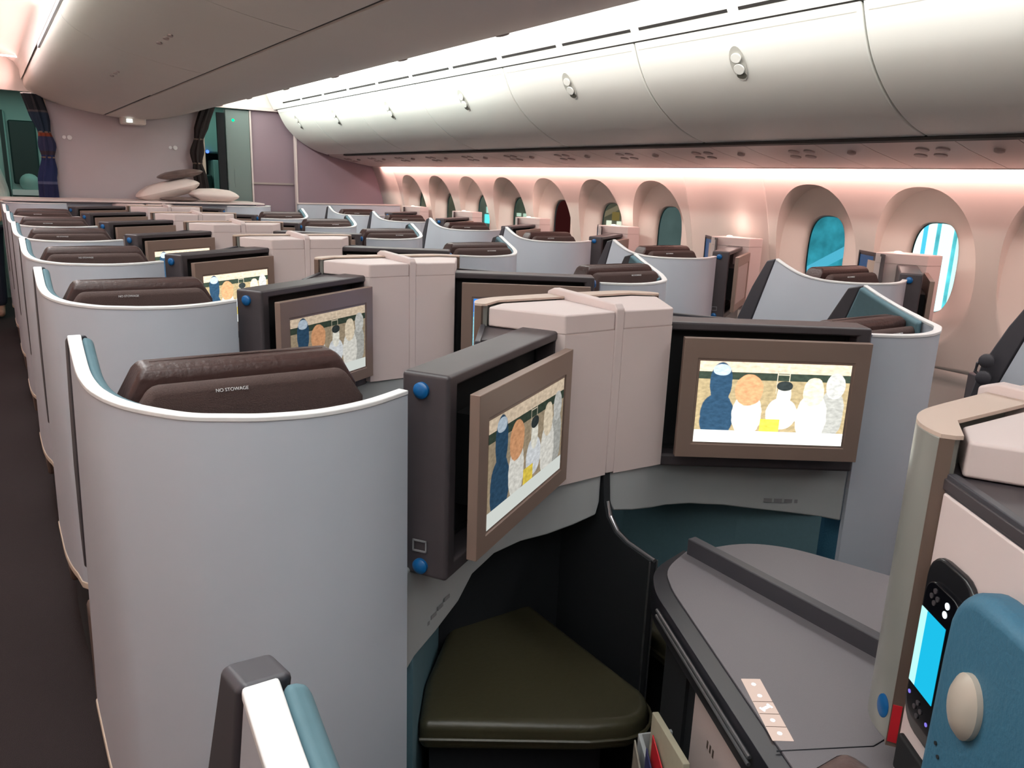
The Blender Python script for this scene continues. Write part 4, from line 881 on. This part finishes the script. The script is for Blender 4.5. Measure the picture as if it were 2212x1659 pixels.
# ---------------------------------------------------------------- crew member at the left edge
def person():
    r = empty('person', (-0.10, 9.45, 0)); me = bpy.data.meshes.new('body')
    J = [((0, 0, 0.98), 0.15), ((0, 0, 1.18), 0.135), ((0, 0, 1.42), 0.15), ((0, 0, 1.53), 0.07), ((0, -0.01, 1.60), 0.058), ((0, -0.01, 1.70), 0.095), ((0, -0.01, 1.80), 0.085),
         ((0.17, 0, 1.48), 0.07), ((0.235, -0.02, 1.22), 0.05), ((0.22, -0.20, 1.05), 0.040), ((0.215, -0.30, 1.02), 0.034),
         ((-0.17, 0, 1.48), 0.07), ((-0.235, -0.02, 1.22), 0.05), ((-0.22, -0.20, 1.05), 0.040), ((-0.215, -0.30, 1.02), 0.034),
         ((0.09, 0, 0.88), 0.10), ((0.10, 0, 0.50), 0.062), ((0.10, 0.02, 0.09), 0.045), ((0.10, -0.12, 0.04), 0.04),
         ((-0.09, 0, 0.88), 0.10), ((-0.10, 0, 0.50), 0.062), ((-0.10, 0.02, 0.09), 0.045), ((-0.10, -0.12, 0.04), 0.04)]
    E_ = [(0, 1), (1, 2), (2, 3), (3, 4), (4, 5), (5, 6), (2, 7), (7, 8), (8, 9), (9, 10), (2, 11), (11, 12), (12, 13), (13, 14), (0, 15), (15, 16), (16, 17), (17, 18), (0, 19), (19, 20), (20, 21), (21, 22)]
    vs = [j[0] for j in J]; rs = [j[1] for j in J]
    for sx, w_ in ((1, 10), (-1, 14)):
        wx, wy, wz = J[w_][0]
        for q, (ox, ln) in enumerate(((-0.028, 0.075), (-0.010, 0.085), (0.009, 0.08), (0.026, 0.065))):
            i0 = len(vs); vs += [(wx + ox, wy - 0.06, wz - 0.005), (wx + ox * 1.1, wy - 0.06 - ln * 0.5, wz - 0.012), (wx + ox * 1.1, wy - 0.055 - ln, wz - 0.035)]; rs += [0.010, 0.009, 0.008]; E_ += [(w_, i0), (i0, i0 + 1), (i0 + 1, i0 + 2)]
        i0 = len(vs); vs += [(wx - 0.035 * sx, wy - 0.03, wz), (wx - 0.05 * sx, wy - 0.07, wz - 0.01)]; rs += [0.011, 0.009]; E_ += [(w_, i0), (i0, i0 + 1)]
    me.from_pydata(vs, E_, []); o = bpy.data.objects.new('body', me); C.objects.link(o); o.parent = r
    s = o.modifiers.new('skin', 'SKIN'); o.modifiers.new('sub', 'SUBSURF').render_levels = 2
    for i, q in enumerate(me.skin_vertices[0].data): q.radius = (rs[i] * (1.0 if i not in (0, 1, 2) else 1.15), rs[i]); q.use_root = (i == 0)
    SK = mat('skin', (0.42, 0.25, 0.18), 0.6); me.materials.append(SK)
    # shirt as a fitted cover over trunk and upper arms
    SH = mat('pale_shirt', (0.52, 0.64, 0.60), 0.8, bump=0.3, nscale=30)
    m2 = bpy.data.meshes.new('shirt'); vs2 = [(0, 0, 1.0), (0, 0, 1.2), (0, 0, 1.42), (0, 0, 1.50), (0.18, 0, 1.485), (0.245, -0.02, 1.22), (0.235, -0.13, 1.12), (-0.18, 0, 1.485), (-0.245, -0.02, 1.22), (-0.235, -0.13, 1.12)]
    m2.from_pydata(vs2, [(0, 1), (1, 2), (2, 3), (2, 4), (4, 5), (5, 6), (2, 7), (7, 8), (8, 9)], []); o2 = bpy.data.objects.new('shirt', m2); C.objects.link(o2); o2.parent = r
    o2.modifiers.new('skin', 'SKIN'); o2.modifiers.new('sub', 'SUBSURF').render_levels = 2; R_ = [0.18, 0.165, 0.185, 0.09, 0.095, 0.07, 0.055, 0.095, 0.07, 0.055]
    for i, q in enumerate(m2.skin_vertices[0].data): q.radius = (R_[i], R_[i] * 0.85); q.use_root = (i == 0)
    m2.materials.append(SH)
    m3 = bpy.data.meshes.new('trousers'); vs3 = [(0, 0, 1.02), (0.09, 0, 0.88), (0.10, 0, 0.50), (0.10, 0.02, 0.10), (-0.09, 0, 0.88), (-0.10, 0, 0.50), (-0.10, 0.02, 0.10)]
    m3.from_pydata(vs3, [(0, 1), (1, 2), (2, 3), (0, 4), (4, 5), (5, 6)], []); o3 = bpy.data.objects.new('trousers', m3); C.objects.link(o3); o3.parent = r
    o3.modifiers.new('skin', 'SKIN'); o3.modifiers.new('sub', 'SUBSURF').render_levels = 2; R3 = [0.19, 0.125, 0.085, 0.075, 0.125, 0.085, 0.075]
    for i, q in enumerate(m3.skin_vertices[0].data): q.radius = (R3[i], R3[i]); q.use_root = (i == 0)
    m3.materials.append(mat('navy_trousers', (0.02, 0.025, 0.045), 0.8))
    ctx['o'] = Vector((0, 0, 0)); HA = mat('hair', (0.03, 0.02, 0.015), 0.7)
    vv = []; ff = []
    for j in range(9):
        ph = j / 8 * 1.75
        for i in range(16):
            a = 6.28318 * i / 16; vv.append((0.092 * math.sin(ph) * math.cos(a), 0.01 + 0.105 * math.sin(ph) * math.sin(a), 1.75 + 0.125 * math.cos(ph)))
    for j in range(8):
        for i in range(16): ff.append((j * 16 + i, j * 16 + (i + 1) % 16, (j + 1) * 16 + (i + 1) % 16, (j + 1) * 16 + i))
    mesh('hair', vv, ff, HA, r, raw=True, smooth=True)
    for sx in (-1, 1):
        G().disc((0.032 * sx, -0.095, 1.705), (0, -1, 0), 0.010, 0.003, 10, dome=0.004).make('eye', WHITEL, r)
    lab(r, 'person in pale shirt standing in the galley at left edge', 'person')
person()

hs = empty('headset', (2.84, 1.325, 0.93))
def hp(o): o.parent = hs; o.matrix_parent_inverse = Matrix.Translation(-Vector(hs.location)); return o
for z in (0.905, 0.965): hp(G().disc((2.835, 1.318, z), (-1, -0.35, 0), 0.024, 0.014, 18, dome=0.006).make('ear_cup', TRIM, smooth=True))
hp(G().tube([(2.84, 1.325, 0.965), (2.832, 1.345, 0.95), (2.832, 1.348, 0.92), (2.84, 1.325, 0.905)], 0.006, 8).make('headband', TRIM))
lab(hs, 'dark headset hanging on the wing edge at the right picture edge', 'headset')
for o in Rr.children:
    if o.name.split('.')[0] == 'headrest': o.location.z -= 0.045; o.location.x += 0.02
